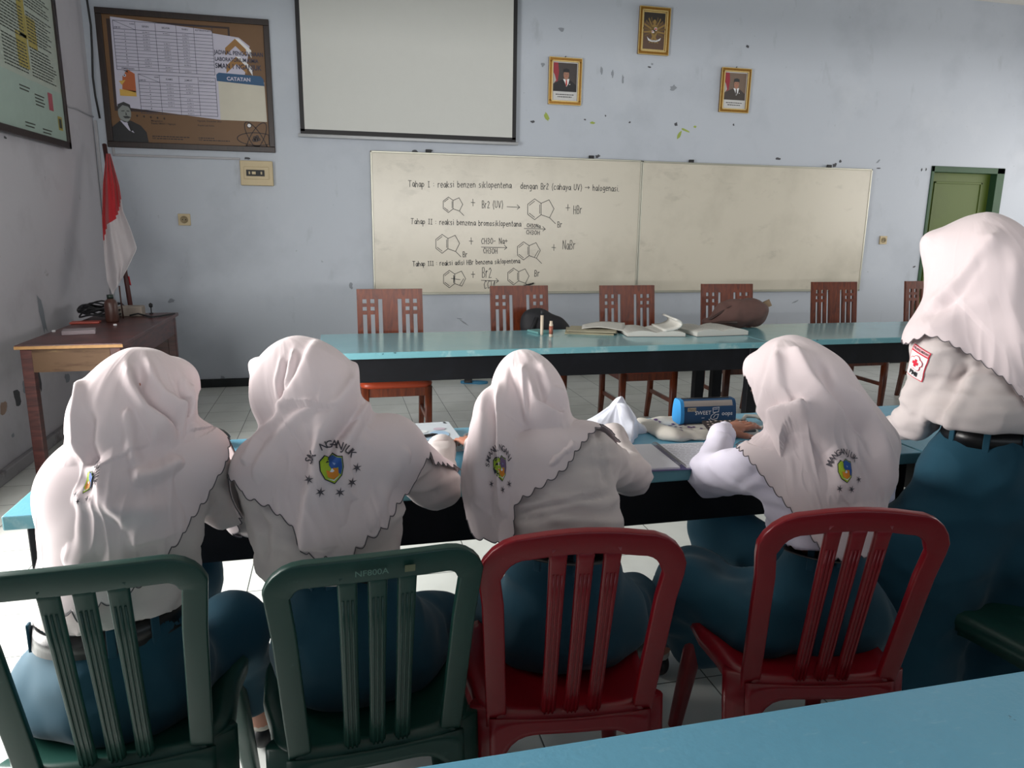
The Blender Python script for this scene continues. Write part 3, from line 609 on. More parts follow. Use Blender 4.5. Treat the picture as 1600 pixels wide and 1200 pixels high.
wo = Aw.build('marker_writing', None); wo.parent = wb1; wo.location = (-wb1.location.x, -wb1.location.y, -wb1.location.z)
p = at(826, 445, YB-.05)
b = MB(); b.tube([(-.05, 0, -.012), (.02, 0, .006)], .009, 10); b.tube([(.02, 0, .006), (.05, 0, .014)], .0075, 10)
tag(b.build('marker_pen', m_ink, None, (p[0], p[1], p[2])), 'black marker resting at the lower edge of the written whiteboard', 'marker pen')

# breaker box, sockets, conduits, cable
m_ivory = mat('plastic_ivory', 'b9a987', .5); m_ivory2 = mat('plastic_ivory_dark', '8d7f62', .5)
root = empty('breaker_box', (-.61, YB-.001, 1.728)); tag(root, 'ivory circuit breaker box under the framed schedule board', 'breaker box')
b = MB(); b.box((0, -.03, .1), (.26, .06, .2), None, 0, .006); b.box((0, -.064, .1), (.2, .01, .1), None, 0, .004); b.build('housing', m_ivory, root)
b = MB(); b.box((-.008, -.072, .1), (.145, .006, .05), None, 0, .001); b.build('breaker', m_ink, root)
for lx, lw in ((-.02, .03), (.04, .012), (-.055, .012)): b = MB(); b.box((lx, -.077, .1), (lw, .008, .022), None, 0, .001); b.build('lever', m_ivory, root)
for nm, x, z, s, lab in (('wall_socket', -1.21, 1.44, .095, 'ivory socket plate on the wall right of the flag'), ('wall_socket', 5.64, 1.33, .085, 'ivory socket plate between whiteboard and green door')):
    root = empty(nm, (x, YB-.001, z-s/2)); tag(root, lab, 'wall socket')
    b = MB(); b.box((0, -.008, s/2), (s, .016, s), None, 0, .003); b.build('plate', m_ivory, root)
    b = MB(); b.lathe([(s*.32, 0), (s*.32, .006), (s*.27, .006), (s*.25, .001), (.001, .001)], (0, -.016, s/2), 20, rotm(0, PI/2)); b.build('outlet', m_ivory2, root)
    b = MB()
    for dx in (-.011, .011): b.tube([(dx, -.016, s/2), (dx, -.020, s/2)], .004)
    b.build('pin_hole', m_ink, root)
m_cond = mat('conduit_white', '9f9fa4', .5)
b = MB(); b.box((-1.22, YB-.008, 1.942), (.96, .016, .018), None, 0, .003); b.box((-1.7, YB-.008, 2.0), (.018, .016, .13), None, 0, .003); tag(b.build('cable_conduit', m_cond), 'white cable duct running along the wall below the schedule board', 'conduit')
b = MB(); b.box((XL+.02, YB-.012, 1.2), (.022, .02, 2.0), None, 0, .003); tag(b.build('cable_conduit', m_cond), 'white vertical cable duct in the wall corner behind the flag', 'conduit')
cb = [atx(101, 165, XL+.006), atx(120, 170, XL+.006), atx(135, 178, XL+.006), atx(150, 184, XL+.006)]
b = MB(); b.tube(cb, .006, 6); tag(b.build('cable_conduit', m_cond), 'thin white cable along the side wall between poster and corner', 'conduit')
b = MB(); b.tube([at(133, -25, YB-.1), at(136, 0, YB-.1), at(142, 40, YB-.1), at(144, 80, YB-.1), at(145, 120, YB-.09), at(149, 150, YB-.08), at(156, 185, YB-.07)], .008, 6); tag(b.build('hanging_cable', m_ink), 'thin black cable dangling in the corner beside the schedule board', 'cable')

# ================================================================== TABLES
def table_obj(x0, x1, y0, y1, z, label, mt, cat='table', legs=((.0, 0), (1., 0), (0, 1), (1, 1)), rail=True, inset=.05, th=.035, apr=.13, brace=True):
    root = empty('long_table', ((x0+x1)/2, (y0+y1)/2, 0)); tag(root, label, cat, 'blue painted long tables')
    w, d = (x1-x0)/2, (y1-y0)/2
    b = MB(); b.bx(-w, w, -d, d, z-th, z, 0, .004)
    o = b.build('tabletop', [mt, m_tedge], root)
    me = o.data
    for p in me.polygons:
        if abs(p.normal.z) < .5: p.material_index = 1
    b = MB()
    ys, xs = d-.035, w-inset-.03
    b.bx(-xs, xs, -ys-.0125, -ys+.0125, z-th-apr, z-th); b.bx(-xs, xs, ys-.0125, ys+.0125, z-th-apr, z-th)
    for sx in (-xs, xs): b.bx(sx-.0125, sx+.0125, -ys, ys, z-th-apr, z-th)
    b.build('apron', m_black, root)
    for sx in (-xs, xs):
        for sy in (-ys, ys):
            l = MB(); l.box((sx, sy, (z-th)/2), (.07, .055, z-th), None, 0, .004); l.build('leg', m_black, root)
    r = MB()
    for sx in (-xs, xs): r.bx(sx-.02, sx+.02, -ys, ys, .07, .13, 0, .003)
    r.bx(-xs, xs, -.035, .035, .075, .125, 0, .003); r.build('stretcher', m_black, root)
    return root
table_obj(-.755, 1.72, 1.765, 2.31, .75, 'light blue table the seated row of girls is writing at', m_tblue)
table_obj(1.725, 4.2, 1.765, 2.31, .75, 'light blue table end beside the standing girl, next to the writing table', m_tblue)
table_obj(-.10, 2.525, 3.85, 4.58, .75, 'turquoise table with open books on it, before the first wooden chairs', m_tblue_far)
table_obj(2.53, 5.1, 3.90, 4.63, .75, 'turquoise table under the brown bag, before the wooden chairs near the door', m_tblue_far)
fg = table_obj(-.55, 2.2, .06, .782, .75, 'bright blue worn tabletop closest to the camera, behind the plastic chairs', m_tblue)

# teacher's desk in the corner
root = empty('desk', (-1.39, 5.0, 0)); tag(root, 'old dark brown wooden desk against the side wall with a bare wood front rail', 'desk')
w, d, z = .26, .74, .77
b = MB(); b.bx(-w, w, -d, d, z-.025, z, 0, .004); b.build('desktop', m_desk, root)
b = MB(); b.bx(-w+.02, w-.02, -d+.02, -d+.045, z-.15, z-.025); b.build('front_rail', m_desk_raw, root)
b = MB(); b.bx(-w+.02, w-.02, d-.045, d-.02, z-.15, z-.025); b.bx(-w+.02, -w+.045, -d+.03, d-.03, z-.15, z-.025); b.bx(w-.045, w-.02, -d+.03, d-.03, z-.15, z-.025); b.build('apron', m_desk, root)
for sx in (-1, 1):
    for sy in (-1, 1):
        l = MB(); l.box((sx*(w-.045), sy*(d-.045), (z-.025)/2), (.055, .055, z-.025), None, 0, .004); l.build('leg', m_desk, root)
b = MB(); b.bx(-w+.05, w-.05, d-.06, d-.04, .1, .62); b.build('back_panel', m_desk, root)
b = MB(); b.bx(-w, w, -d-.004, -d+.004, z-.022, z-.006); b.build('worn_edge', mat('bare_edge', 'a87f4e', .6, var=.3, scale=40), root)

# flag leaning in the corner
root = empty('flag', (-1.44, 5.62, .775)); tag(root, 'red and white cloth flag on a dark pole leaning in the corner', 'flag')
ro = np.array([-1.44, 5.62, .775])
pb = at(205, 485, 5.66); pt = at(163, 226, 6.35); pt2 = pt
b = MB(); b.tube([pb-ro+(pb-pt)*0.0, pt-ro], .016, 10); b.build('flagpole', mat('pole_dark_wood', '4a211f', .5), root)
def flagpt(u, v):   # u across cloth, v down: outlines traced in the photograph, given real folds in depth
    L = [(166, 240), (161, 290), (160, 345), (163, 400), (167, 440), (176, 461)]
    Rr = [(172, 240), (186, 290), (192, 330), (203, 355), (214, 388), (196, 425)]
    def ip(T, v):
        x = v*(len(T)-1); i = min(int(x), len(T)-2); t = x-i; return (T[i][0]*(1-t)+T[i+1][0]*t, T[i][1]*(1-t)+T[i+1][1]*t)
    l, r = ip(L, v), ip(Rr, v); t = u
    px, py = l[0]*(1-t)+r[0]*t, l[1]*(1-t)+r[1]*t+0
    Y = 6.22-.66*v+.03*math.sin(u*9+v*2)*min(1, v*3)+.018*math.sin(u*17-v)
    return at(px, py, Y)-ro
b = MB(); nu, nv = 26, 40; b.grid(flagpt, nu, nv)
fl = b.build('flag_cloth', [mat('flag_red', 'b5202a', .8, sheen=.2), mat('flag_white', 'c9c3c6', .8, sheen=.2)], root)
for p in fl.data.polygons:
    i = min(p.vertices); u = (i % nu)/(nu-1); v = (i//nu)/(nv-1); p.material_index = 0 if v < .50-.19*u-.03*math.sin(u*7) else 1
subs(fl); solid(fl, .003)
b = MB(); b.grid(lambda u, v: at(194+8*u+v*3, 430+u*2+v*14, 5.80+.02*math.sin(u*5))-ro, 6, 6); o = b.build('flag_corner', MATS['flag_red'], root); solid(o, .003)

# things on the desk
DZ_ = .77
def puttag(b, name, m, loc, label, cat, group=None, **k):
    return tag(b.build(name, m, None, loc, **k), label, cat, group)
b = MB()
rc = random.Random(2)
for k in range(9):
    r0 = .09+.035*rc.random(); cxk, cyk = rc.uniform(-.02, .02), rc.uniform(-.03, .03); zz = .012+k*.007; pts = []
    for i in range(22): t = 2*PI*i/22; pts.append((cxk+r0*math.cos(t)*1.0, cyk+r0*1.7*math.sin(t), zz+.012*math.sin(3*t+k)+.012))
    b.tube(pts, .006, 6, closed=True)
p = atz(160, 493, DZ_); puttag(b, 'coiled_cable', m_ink, (p[0], p[1]-.05, DZ_), 'heap of black coiled cable on the brown desk', 'cable')
b = MB(); b.tube([(0, 0, .01), (.05, .02, .02), (.1, 0, .008), (.16, -.1, .008), (.2, -.05, .008), (.27, .1, .008)], .006, 6); p = atz(215, 495, DZ_); puttag(b, 'extension_cable', m_ink, (p[0]-.05, p[1], DZ_), 'black cable straggling across the far end of the desk', 'cable')
p = atz(176, 503, DZ_); root = empty('glue_bottle', (p[0], p[1], DZ_)); tag(root, 'brown bottle standing by the cables on the desk', 'bottle')
b = MB(); b.lathe([(.001, 0), (.036, 0), (.04, .01), (.04, .12), (.032, .14), (.018, .15), (.018, .155), (.001, .155)], n=20); b.build('bottle_body', mat('bottle_brown', '4a2f28', .35), root)
b = MB(); b.lathe([(.02, .153), (.02, .178), (.001, .178)], n=16); b.build('cap', mat('cap_dark', '20302a', .4), root)
p = atz(184, 499, DZ_); b = MB(); b.tube([(0, 0, .0), (-.005, 0, .1), (-.006, 0, .22)], .005, 8); puttag(b, 'wooden_stick', mat('stick_brown', '40241f', .6), (p[0]+.02, p[1]+.06, DZ_), 'thin brown stick upright behind the brown bottle', 'stick')
p = atz(200, 496, DZ_); b = MB(); b.box((0, 0, .035), (.16, .1, .07), None, 0, .008); puttag(b, 'cardboard_box', mat('box_beige', '8f857c', .7), (p[0]+.0, p[1]+.1, DZ_), 'small pale box by the foot of the flagpole', 'box')
p = atz(188, 488, DZ_); b = MB(); b.lathe([(.001, 0), (.022, 0), (.024, .05), (.012, .07), (.012, .1), (.001, .1)], n=16); puttag(b, 'glass_bottle', mat('glass_cloudy', '7c8a88', .2), (p[0], 5.62, DZ_), 'small cloudy bottle at the back of the desk', 'bottle')
p = atz(134, 505, DZ_); b = MB(); b.box((0, 0, .006), (.17, .085, .012), rotm(.1), 0, .004); puttag(b, 'phone', mat('phone_coral', 'b04a3c', .4), (p[0], p[1], DZ_), 'coral red phone lying on the desk by the cables', 'phone')
p = atz(124, 521, DZ_); b = MB(); b.box((0, 0, .012), (.17, .12, .024), rotm(.25), 0, .004); puttag(b, 'paper_block', mat('block_grey', '93878c', .7), (p[0], p[1], DZ_), 'pale grey paper block near the front of the desk', 'paper')
p = atz(244, 487, DZ_); b = MB(); b.lathe([(.012, 0), (.012, .006), (.004, .01), (.004, .045), (.012, .05), (.014, .07), (.001, .08)], n=12); puttag(b, 'figurine', m_ink, (p[0], 5.66, DZ_), 'tiny black stand on the far corner of the desk', 'ornament')
for (px, py, lab) in ((84, 519, 'white crumb of chalk on the left edge of the desk'), (180, 509, 'white crumb of chalk in the middle of the desk')):
    p = atz(px, py, DZ_); b = MB(); b.box((0, 0, .006), (.02, .012, .012), rotm(.4), 0, .004); puttag(b, 'chalk_piece', m_white, (p[0], p[1], DZ_), lab, 'chalk')

# ================================================================== WOODEN CHAIRS
def wooden_chair():
    root = empty('wooden_chair')
    # back panel: solid cells of a grid, leaning back
    xs = [-.215, -.179, -.152, -.128, -.101, -.077, -.05, .05, .077, .101, .128, .152, .179, .215]
    zs = [.56, .835, .857, .883, .907, .933, 1.0]     # rows from below the slots up
    solid_cols = {0, 2, 4, 6, 8, 10, 12}
    b = MB(); th = .022
    def yb(z): return .20+(z-.45)*.13
    def cell(x0, x1, z0, z1):
        vs = [(x0, yb(z0)-th/2, z0), (x1, yb(z0)-th/2, z0), (x1, yb(z1)-th/2, z1), (x0, yb(z1)-th/2, z1), (x0, yb(z0)+th/2, z0), (x1, yb(z0)+th/2, z0), (x1, yb(z1)+th/2, z1), (x0, yb(z1)+th/2, z1)]
        b.add(vs, [(0, 1, 2, 3), (5, 4, 7, 6), (4, 5, 1, 0), (3, 2, 6, 7), (4, 0, 3, 7), (1, 5, 6, 2)])
    cell(xs[0], xs[-1], .935, 1.0); cell(xs[0], xs[-1], .52, .58)
    for i in range(13):
        x0, x1 = xs[i], xs[i+1]
        if i in (0, 2, 4, 6, 8, 10, 12): cell(x0, x1, .58, .935)
        elif i in (5, 7): pass
        else: cell(x0, x1, .885, .907); cell(x0, x1, .835, .859)
    b.build('backrest', m_chair_w, root)
    b = MB()
    def seatpt(u, v):
        a = u*2*PI; e = .28; x = .22*math.copysign(abs(math.cos(a))**e, math.cos(a)); y = .21*math.copysign(abs(math.sin(a))**e, math.sin(a))-.01
        x *= 1-.06*(y > 0)
        z, k = [(.43, .95), (.432, 1.0), (.45, 1.02), (.466, .985), (.476, .9), (.478, .5), (.478, .01)][int(round(v*6))]
        return (x*k, y*k, z)
    b.grid(seatpt, 48, 7, closed_u=True); b.build('seat', m_chair_seat, root)
    b = MB()
    b.bx(-.2, .2, -.205, -.185, .375, .435, 0, .003); b.bx(-.2, .2, .17, .19, .375, .435, 0, .003); b.bx(-.205, -.185, -.19, .18, .375, .435, 0, .003); b.bx(.185, .205, -.19, .18, .375, .435, 0, .003)
    b.build('seat_frame', m_chair_w, root)
    for sx in (-1, 1):
        b = MB(); b.sweep([(sx*.193, -.19, .435), (sx*.193, -.19, .2), (sx*.19, -.188, 0)], [.045, .04, .032], [.045, .04, .032], (0, 1, 0), rnd=.12); b.build('leg', m_chair_w, root)
        b = MB(); b.sweep([(sx*.198, yb(.56), .56), (sx*.196, .197, .42), (sx*.193, .2, .2), (sx*.19, .235, 0)], [.034, .036, .036, .03], [.03, .04, .04, .03], (0, 1, 0), rnd=.12); b.build('leg', m_chair_w, root)
        b = MB(); b.bx(sx*.19-.009, sx*.19+.009, -.18, .2, .2, .23, 0, .003); b.build('stretcher', m_chair_w, root)
    return root
wc = wooden_chair()
specs = [(.345, 4.62, .0, 'reddish wooden chair with orange seat, opposite the second girl, first from the left'), (1.29, 4.83, .03, 'wooden chair with the black bag on its seat'), (2.10, 4.80, .0, 'wooden chair behind the open notebooks, third from the left'),
         (2.955, 4.88, -.04, 'wooden chair behind the brown bag'), (4.04, 5.03, .0, 'wooden chair before the bare wall right of the whiteboards'), (4.98, 5.06, .0, 'wooden chair in front of the green door')]
for i, (x, y, rz, lab) in enumerate(specs):
    o = wc if i == 0 else copy_tree(wc)
    o.location = (x, y, 0); o.rotation_euler = (0, 0, rz); tag(o, lab, 'chair', 'wooden chairs behind the far table')

# ================================================================== PLASTIC CHAIRS
def plastic_chair(m, wt, zt=.85, round_top=.05, bow=.0):
    root = empty('plastic_chair'); wb = wt-.035
    def back(x, z): return -.185-(z-.42)*.22+.10*x*x*2
    hw = wt/2-.02; hb = wb/2-.025
    path = []
    def add(x, z): path.append((x, back(x, z), z))
    for z in (.36, .42, .5, .6, .7): t = (z-.42)/(zt-.42); add(-(hb+(hw-hb)*max(0, t)), z)
    r = round_top
    for a in range(0, 100, 15): t = math.radians(a); add(-hw+r-r*math.cos(t), zt-.02-r+r*math.sin(t))
    for k in range(1, 6): x = -hw+r+(2*hw-2*r)*k/6; add(x, zt-.02+bow*(1-(x/(hw-r))**2))
    for a in range(90, -5, -15): t = math.radians(a); add(hw-r+r*math.cos(t), zt-.02-r+r*math.sin(t))
    for z in (.7, .6, .5, .42, .36): t = (z-.42)/(zt-.42); add((hb+(hw-hb)*max(0, t)), z)
    b = MB(); n = len(path); ws = [.042 if (i < 6 or i > n-7) else .050 for i in range(n)]
    b.sweep(path, ws, .018, np.array([(0, -1, -.2)]*n), rnd=.2)
    # slim reinforcing edge along the outside
    bfo = b.build('back_frame', m, root)
    for k in (-1, 0, 1):
        s = MB(); pts = []
        for z in (.405, .5, .6, .7, .8, zt-.03+bow): t = (z-.42)/(zt-.42); x = k*(.048+.004*t); pts.append((x, back(x, z)-.002, z))
        s.sweep(pts, [.032, .030, .030, .032, .034, .038], .014, (0, -1, -.3), rnd=.4)
        for dx in (-.008, .0, .008): s.sweep([(p[0]+dx, p[1]-.007, p[2]) for p in pts[:-2]+[tuple(.3*a+.7*b_ for a, b_ in zip(pts[3], pts[4]))]], .004, .005, (0, -1, -.3))
        s.build('slat', m, bfo)
    b = MB()
    def pan(u, v):
        a = u*2*PI; e = .38; c, s_ = math.cos(a), math.sin(a)
        x = math.copysign(abs(c)**e, c); y = math.copysign(abs(s_)**e, s_)
        prof = [(1.02, .388), (1.03, .41), (1.0, .424), (.9, .418), (.6, .408), (.3, .404), (.01, .403)][int(round(v*6))]
        k, z = prof
        w_ = .205 if y > 0 else .19
        zz = z-(.012 if y > .8 and k > .95 else 0)
        return (x*k*w_, y*k*.195+.005, zz)
    b.grid(pan, 56, 7, closed_u=True); o = b.build('seat', m, root); solid(o, .006, 1)
    for sx in (-1, 1):
        for sy in (-1, 1):
            l = MB(); top = (sx*.165, sy*.155, .42); mid = (sx*.178, sy*.175, .25); bot = (sx*.20, sy*(.215 if sy > 0 else .235), 0)
            w0 = .085 if sy < 0 else .055
            l.sweep([top, ((top[0]+mid[0])/2, (top[1]+mid[1])/2, .345), mid, bot], [w0, w0*.85, .052, .036], [.05, .042, .036, .03], (sx*.5, sy, 0), rnd=.3)
            l.build('leg', m, root)
    b = MB()
    def arch(u, v):
        x = -.17+.34*u; t = abs(u-.5)*2; zl = .385-.14*t**6
        return (x, -.19-.012*(1-t*t)-(.415-(zl+(.415-zl)*v))*.18, zl+(.415-zl)*v)
    b.grid(arch, 24, 5); o = b.build('rear_apron', m, root); solid(o, .008, 0)
    b = MB()
    def arch2(u, v):
        x = -.17+.34*u; t = abs(u-.5)*2; zl = .36-.08*t**5; return (x, .19, zl+(.41-zl)*v)
    b.grid(arch2, 24, 4); o = b.build('front_apron', m, root); solid(o, .008, 0)
    return root
def place(o, x, y, rz, lab, grp): o.location = (x, y, 0); o.rotation_euler = (0, 0, rz); tag(o, lab, 'chair', grp); return o
cg = plastic_chair(m_green, .375, round_top=.045)
place(cg, -.44, 1.505, .06, 'dark green plastic chair of the leftmost seated girl', 'green plastic chairs')
place(copy_tree(cg), .035, 1.45, .06, 'dark green plastic chair between the red chair and the leftmost green one', 'green plastic chairs')
place(copy_tree(cg), 1.78, 1.36, math.radians(98), 'dark green plastic chair behind the standing girl, its back out of the frame', 'green plastic chairs')
cr = plastic_chair(m_red, .395, round_top=.072, bow=.010)
place(cr, .465, 1.455, -.12, 'glossy red plastic chair of the third seated girl, beside a green one', 'red plastic chairs')
place(copy_tree(cr), 1.06, 1.435, -.2, 'glossy red plastic chair of the fourth girl, next to the standing girl', 'red plastic chairs')
# scratched marking on the second green chair
A = Art((0, 0, 0), (1, 0, 0), (0, -.2, .98), (0, -.98, -.2))
A.text('NF800A', 0, 0, .012, mat('scratch_grey', '5f7f74', .6), 1, bold=.01); o = A.build('scratched_marking', None); ch2 = [c for c in COL.objects if c.name == 'plastic_chair.001'][0]; o.parent = ch2; o.location = (-.04, -.289, .822)
A = Art((0, 0, 0), (1, 0, 0), (0, -.2, .98), (0, -.98, -.2)); A.rect(.085, -.002, .103, .012, mat('tape_olive', '6f7358', .7), 1); o = A.build('tape_scrap', None); o.parent = ch2; o.location = (-.04, -.289, .822)

# ================================================================== IMPLICIT-SURFACE HELPERS FOR PEOPLE
class Field:
    def __init__(s, k=.04): s.k = k; s.pr = []
    def cap(s, a, b, ra, rb): s.pr.append((0, np.array(a, float), np.array(b, float), ra, rb)); return s
    def ell(s, c, r, R=None): s.pr.append((1, np.array(c, float), np.array(r, float), None if R is None else np.array(R, float), 0)); return s
    def grown(s, g, k=None):
        f = Field(k or s.k)
        for p in s.pr: f.pr.append((0, p[1], p[2], p[3]+g, p[4]+g) if p[0] == 0 else (1, p[1], p[2]+g, p[3], 0))
        return f
    def plus(s, *fs):
        f = Field(s.k); f.pr = list(s.pr)
        for q in fs: f.pr += q.pr
        return f
    def __call__(s, P):
        out = None
        for t, a, b, c, d in s.pr:
            if t == 0:
                ab = b-a; q = P-a; h = np.clip((q@ab)/(ab@ab+1e-12), 0, 1); dd = np.linalg.norm(q-h[..., None]*ab, axis=-1)-(c+(d-c)*h)
            else:
                q = P-a
                if c is not None: q = q@c
                k0 = np.linalg.norm(q/b, axis=-1); k1 = np.linalg.norm(q/(b*b), axis=-1)+1e-9; dd = k0*(k0-1)/k1
            if out is None: out = dd
            else: h = np.maximum(s.k-np.abs(out-dd), 0)/s.k; out = np.minimum(out, dd)-h*h*s.k/4
        return out
    def bounds(s, pad=.03):
        lo, hi = [], []
        for t, a, b, c, d in s.pr:
            if t == 0: r = max(c, d); lo.append(np.minimum(a, b)-r); hi.append(np.maximum(a, b)+r)
            else: r = max(b); lo.append(a-r); hi.append(a+r)
        return np.min(lo, 0)-pad, np.max(hi, 0)+pad
def nets(fn, lo, hi, h):
    n = np.ceil((hi-lo)/h).astype(int)+1
    ax = [lo[i]+h*np.arange(n[i]) for i in range(3)]
    V = np.empty(n)
    YY, ZZ = np.meshgrid(ax[1], ax[2], indexing='ij')
    for i in range(n[0]):
        P = np.stack([np.full_like(YY, ax[0][i]), YY, ZZ], -1); V[i] = fn(P)
    S = V < 0
    c = np.zeros(n-1, int)
    for dx in (0, 1):
        for dy in (0, 1):
            for dz in (0, 1): c += S[dx:n[0]-1+dx, dy:n[1]-1+dy, dz:n[2]-1+dz]
    mask = (c > 0) & (c < 8); idx = np.argwhere(mask); ids = -np.ones(n-1, int); ids[mask] = np.arange(len(idx))
    acc = np.zeros((len(idx), 3)); cnt = np.zeros(len(idx))
    cor = [(x, y, z) for x in (0, 1) for y in (0, 1) for z in (0, 1)]
    for a in cor:
        for axn in range(3):
            if a[axn]: continue
            b = list(a); b[axn] = 1
            va = V[idx[:, 0]+a[0], idx[:, 1]+a[1], idx[:, 2]+a[2]]; vb = V[idx[:, 0]+b[0], idx[:, 1]+b[1], idx[:, 2]+b[2]]
            m = (va < 0) != (vb < 0); t = np.where(m, va/(va-vb+1e-15), 0)
            p = np.array(a, float)+t[:, None]*(np.array(b)-np.array(a)); acc[m] += p[m]; cnt[m] += 1
    verts = lo+h*(idx+acc/np.maximum(cnt, 1)[:, None])
    faces = []
    for axn in range(3):
        o1, o2 = [(1, 2), (2, 0), (0, 1)][axn]
        sl = [slice(0, n[0]), slice(0, n[1]), slice(0, n[2])]; sl[axn] = slice(0, n[axn]-1); A0 = S[tuple(sl)]
        sl[axn] = slice(1, n[axn]); A1 = S[tuple(sl)]
        e = np.argwhere(A0 != A1); ok = (e[:, o1] > 0) & (e[:, o1] < n[o1]-1) & (e[:, o2] > 0) & (e[:, o2] < n[o2]-1); e = e[ok]
        def g(d1, d2):
            q = e.copy(); q[:, o1] += d1; q[:, o2] += d2; return ids[q[:, 0], q[:, 1], q[:, 2]]
        Q = np.stack([g(-1, -1), g(0, -1), g(0, 0), g(-1, 0)], 1); flip = ~A0[e[:, 0], e[:, 1], e[:, 2]]; Q[flip] = Q[flip][:, ::-1]; faces.append(Q)
    return verts, np.concatenate(faces)
def lap(V, F, it=2, f=.5):
    E_ = np.concatenate([F[:, [i, (i+1) % 4]] for i in range(4)])
    for _ in range(it):
        s_ = np.zeros_like(V); c = np.zeros(len(V)); np.add.at(s_, E_[:, 0], V[E_[:, 1]]); np.add.at(s_, E_[:, 1], V[E_[:, 0]]); np.add.at(c, E_[:, 0], 1); np.add.at(c, E_[:, 1], 1)
        V = V+f*(s_/np.maximum(c, 1)[:, None]-V)
    return V
def vnorm(V, F):
    a, b, c, d = [V[F[:, i]] for i in range(4)]; fn = np.cross(c-a, d-b); N = np.zeros_like(V)
    for i in range(4): np.add.at(N, F[:, i], fn)
    return N/(np.linalg.norm(N, axis=1)[:, None]+1e-12)
def mesh_obj(name, V, F, m, parent=None):
    me = bpy.data.meshes.new(name); me.from_pydata([tuple(v) for v in V], [], [tuple(int(x) for x in f) for f in F]); me.materials.append(m)
    me.polygons.foreach_set('use_smooth', [True]*len(me.polygons)); me.update()
    o = bpy.data.objects.new(name, me); COL.objects.link(o)
    if parent is not None: o.parent = parent
    return o
def seglines(Q, pts):
    """signed distance to a pixel polyline; side > 0 is to the right of travel (screen)"""
    best = np.full(len(Q), 1e9); side = np.zeros(len(Q)); par = np.zeros(len(Q)); n = len(pts)-1
    for i in range(n):
        a = np.array(pts[i], float); b = np.array(pts[i+1], float); ab = b-a; q = Q-a; t = np.clip((q@ab)/(ab@ab), 0, 1); d = np.linalg.norm(q-t[:, None]*ab, axis=1)
        cr_ = ab[0]*q[:, 1]-ab[1]*q[:, 0]; m = d < best; best[m] = d[m]; side[m] = -np.sign(cr_[m]); par[m] = (i+t[m])/n
    return best, side, par
def fold_disp(P, folds):
    Q = proj(P); out = np.zeros(len(P))
    for pts, w, amp, kind in folds:
        d, sd, par = seglines(Q, pts); win = np.clip(np.minimum(par, 1-par)*6+.15, 0, 1)
        if kind == 'r': out += amp*np.exp(-(d/w)**2)*win
        elif kind == 's': s_ = d*sd; out += amp*win*.5*(1+np.tanh(s_/w))*np.exp(-(np.maximum(s_, 0)/70)**2)*np.exp(-(np.maximum(-s_, 0)/30)**2)
        elif kind == 'v': out += -amp*np.exp(-(d/w)**2)*win+amp*.6*np.exp(-((d-1.8*w)/w)**2)*win
    return out
def nz3(P, sc, off=0.0):
    return np.array([noise.noise(Vector((p[0]*sc[0]+off, p[1]*sc[1]+off*.7, p[2]*sc[2]-off))) for p in P])
def inpoly(Q, poly):
    x, y = Q[:, 0], Q[:, 1]; r = np.zeros(len(Q), bool); n = len(poly)
    for i in range(n):
        x1, y1 = poly[i]; x2, y2 = poly[(i+1) % n]
        c = ((y1 > y) != (y2 > y)) & (x < (x2-x1)*(y-y1)/((y2-y1) if y2 != y1 else 1e-9)+x1); r ^= c
    return r
def cloth(name, fld, clip, h, m, parent, root, wr=.003, wsc=(14, 14, 30), seed=0, folds=(), pad=.02):
    lo, hi = fld.bounds(pad)
    f = (lambda P: np.maximum(fld(P), clip(P))) if clip else fld
    V, F = nets(f, lo, hi, h); V = lap(V, F, 2, .5); N = vnorm(V, F)
    n1 = nz3(V, wsc, seed); d = wr*((.35-1.6*np.abs(n1))*1.2+.7*nz3(V, tuple(1.9*x for x in wsc), seed+5))
    if folds:
        tc = CAMP-V; tc /= np.linalg.norm(tc, axis=1)[:, None]; fac = np.clip((N*tc).sum(1)*3, 0, 1); d = d+fold_disp(V, folds)*fac
    V = V+N*d[:, None]
    o = mesh_obj(name, V-root, F, m, parent); return o
def basis(yaw, pitch=0.0, roll=0.0):
    """columns: right, forward, up.  yaw > 0 turns to the left, pitch > 0 nods down"""
    R = Matrix.Rotation(yaw, 3, 'Z') @ Matrix.Rotation(roll, 3, 'Y') @ Matrix.Rotation(-pitch, 3, 'X'); return np.array(R)
def hand_field(w, d, n, side, curl=.5, s=1.0):
    """w wrist, d direction of the hand, n back-of-hand normal, side +1 thumb to the right"""
    d = d/np.linalg.norm(d); n = n-d*(n@d); n /= np.linalg.norm(n); r = np.cross(d, n)*side
    f = Field(.010); f.ell(w+d*.048*s, (.036*s, .050*s, .014*s), np.stack([r, d, n], 1)); f.cap(w-d*.03, w+d*.02, .024*s, .024*s)
    g = Field(.005)
    for k, (o, L) in enumerate(((.027, .070), (.009, .080), (-.009, .074), (-.026, .058))):
        a = w+d*.088*s+r*o*s-d*abs(o-.005)*.35; dir_ = d+r*o*2.5; dir_ /= np.linalg.norm(dir_); c1 = curl*(.8+.15*k); p = a
        for j, fr in enumerate((.45, .30, .25)):
            ang = c1*(j+.4)*.8; dd = dir_*math.cos(ang)-n*math.sin(ang); q = p+dd*L*fr*s; g.cap(p, q, (.0088-.0008*j)*s, (.0082-.0008*j)*s); p = q
    a = w+d*.025*s+r*.024*s; b_ = a+(d*.6+r*.75-n*.2)*.038*s; c_ = b_+(d*.9+r*.25-n*.35)*.030*s; g.cap(a, b_, .012*s, .0098*s); g.cap(b_, c_, .0095*s, .008*s)
    return f, g

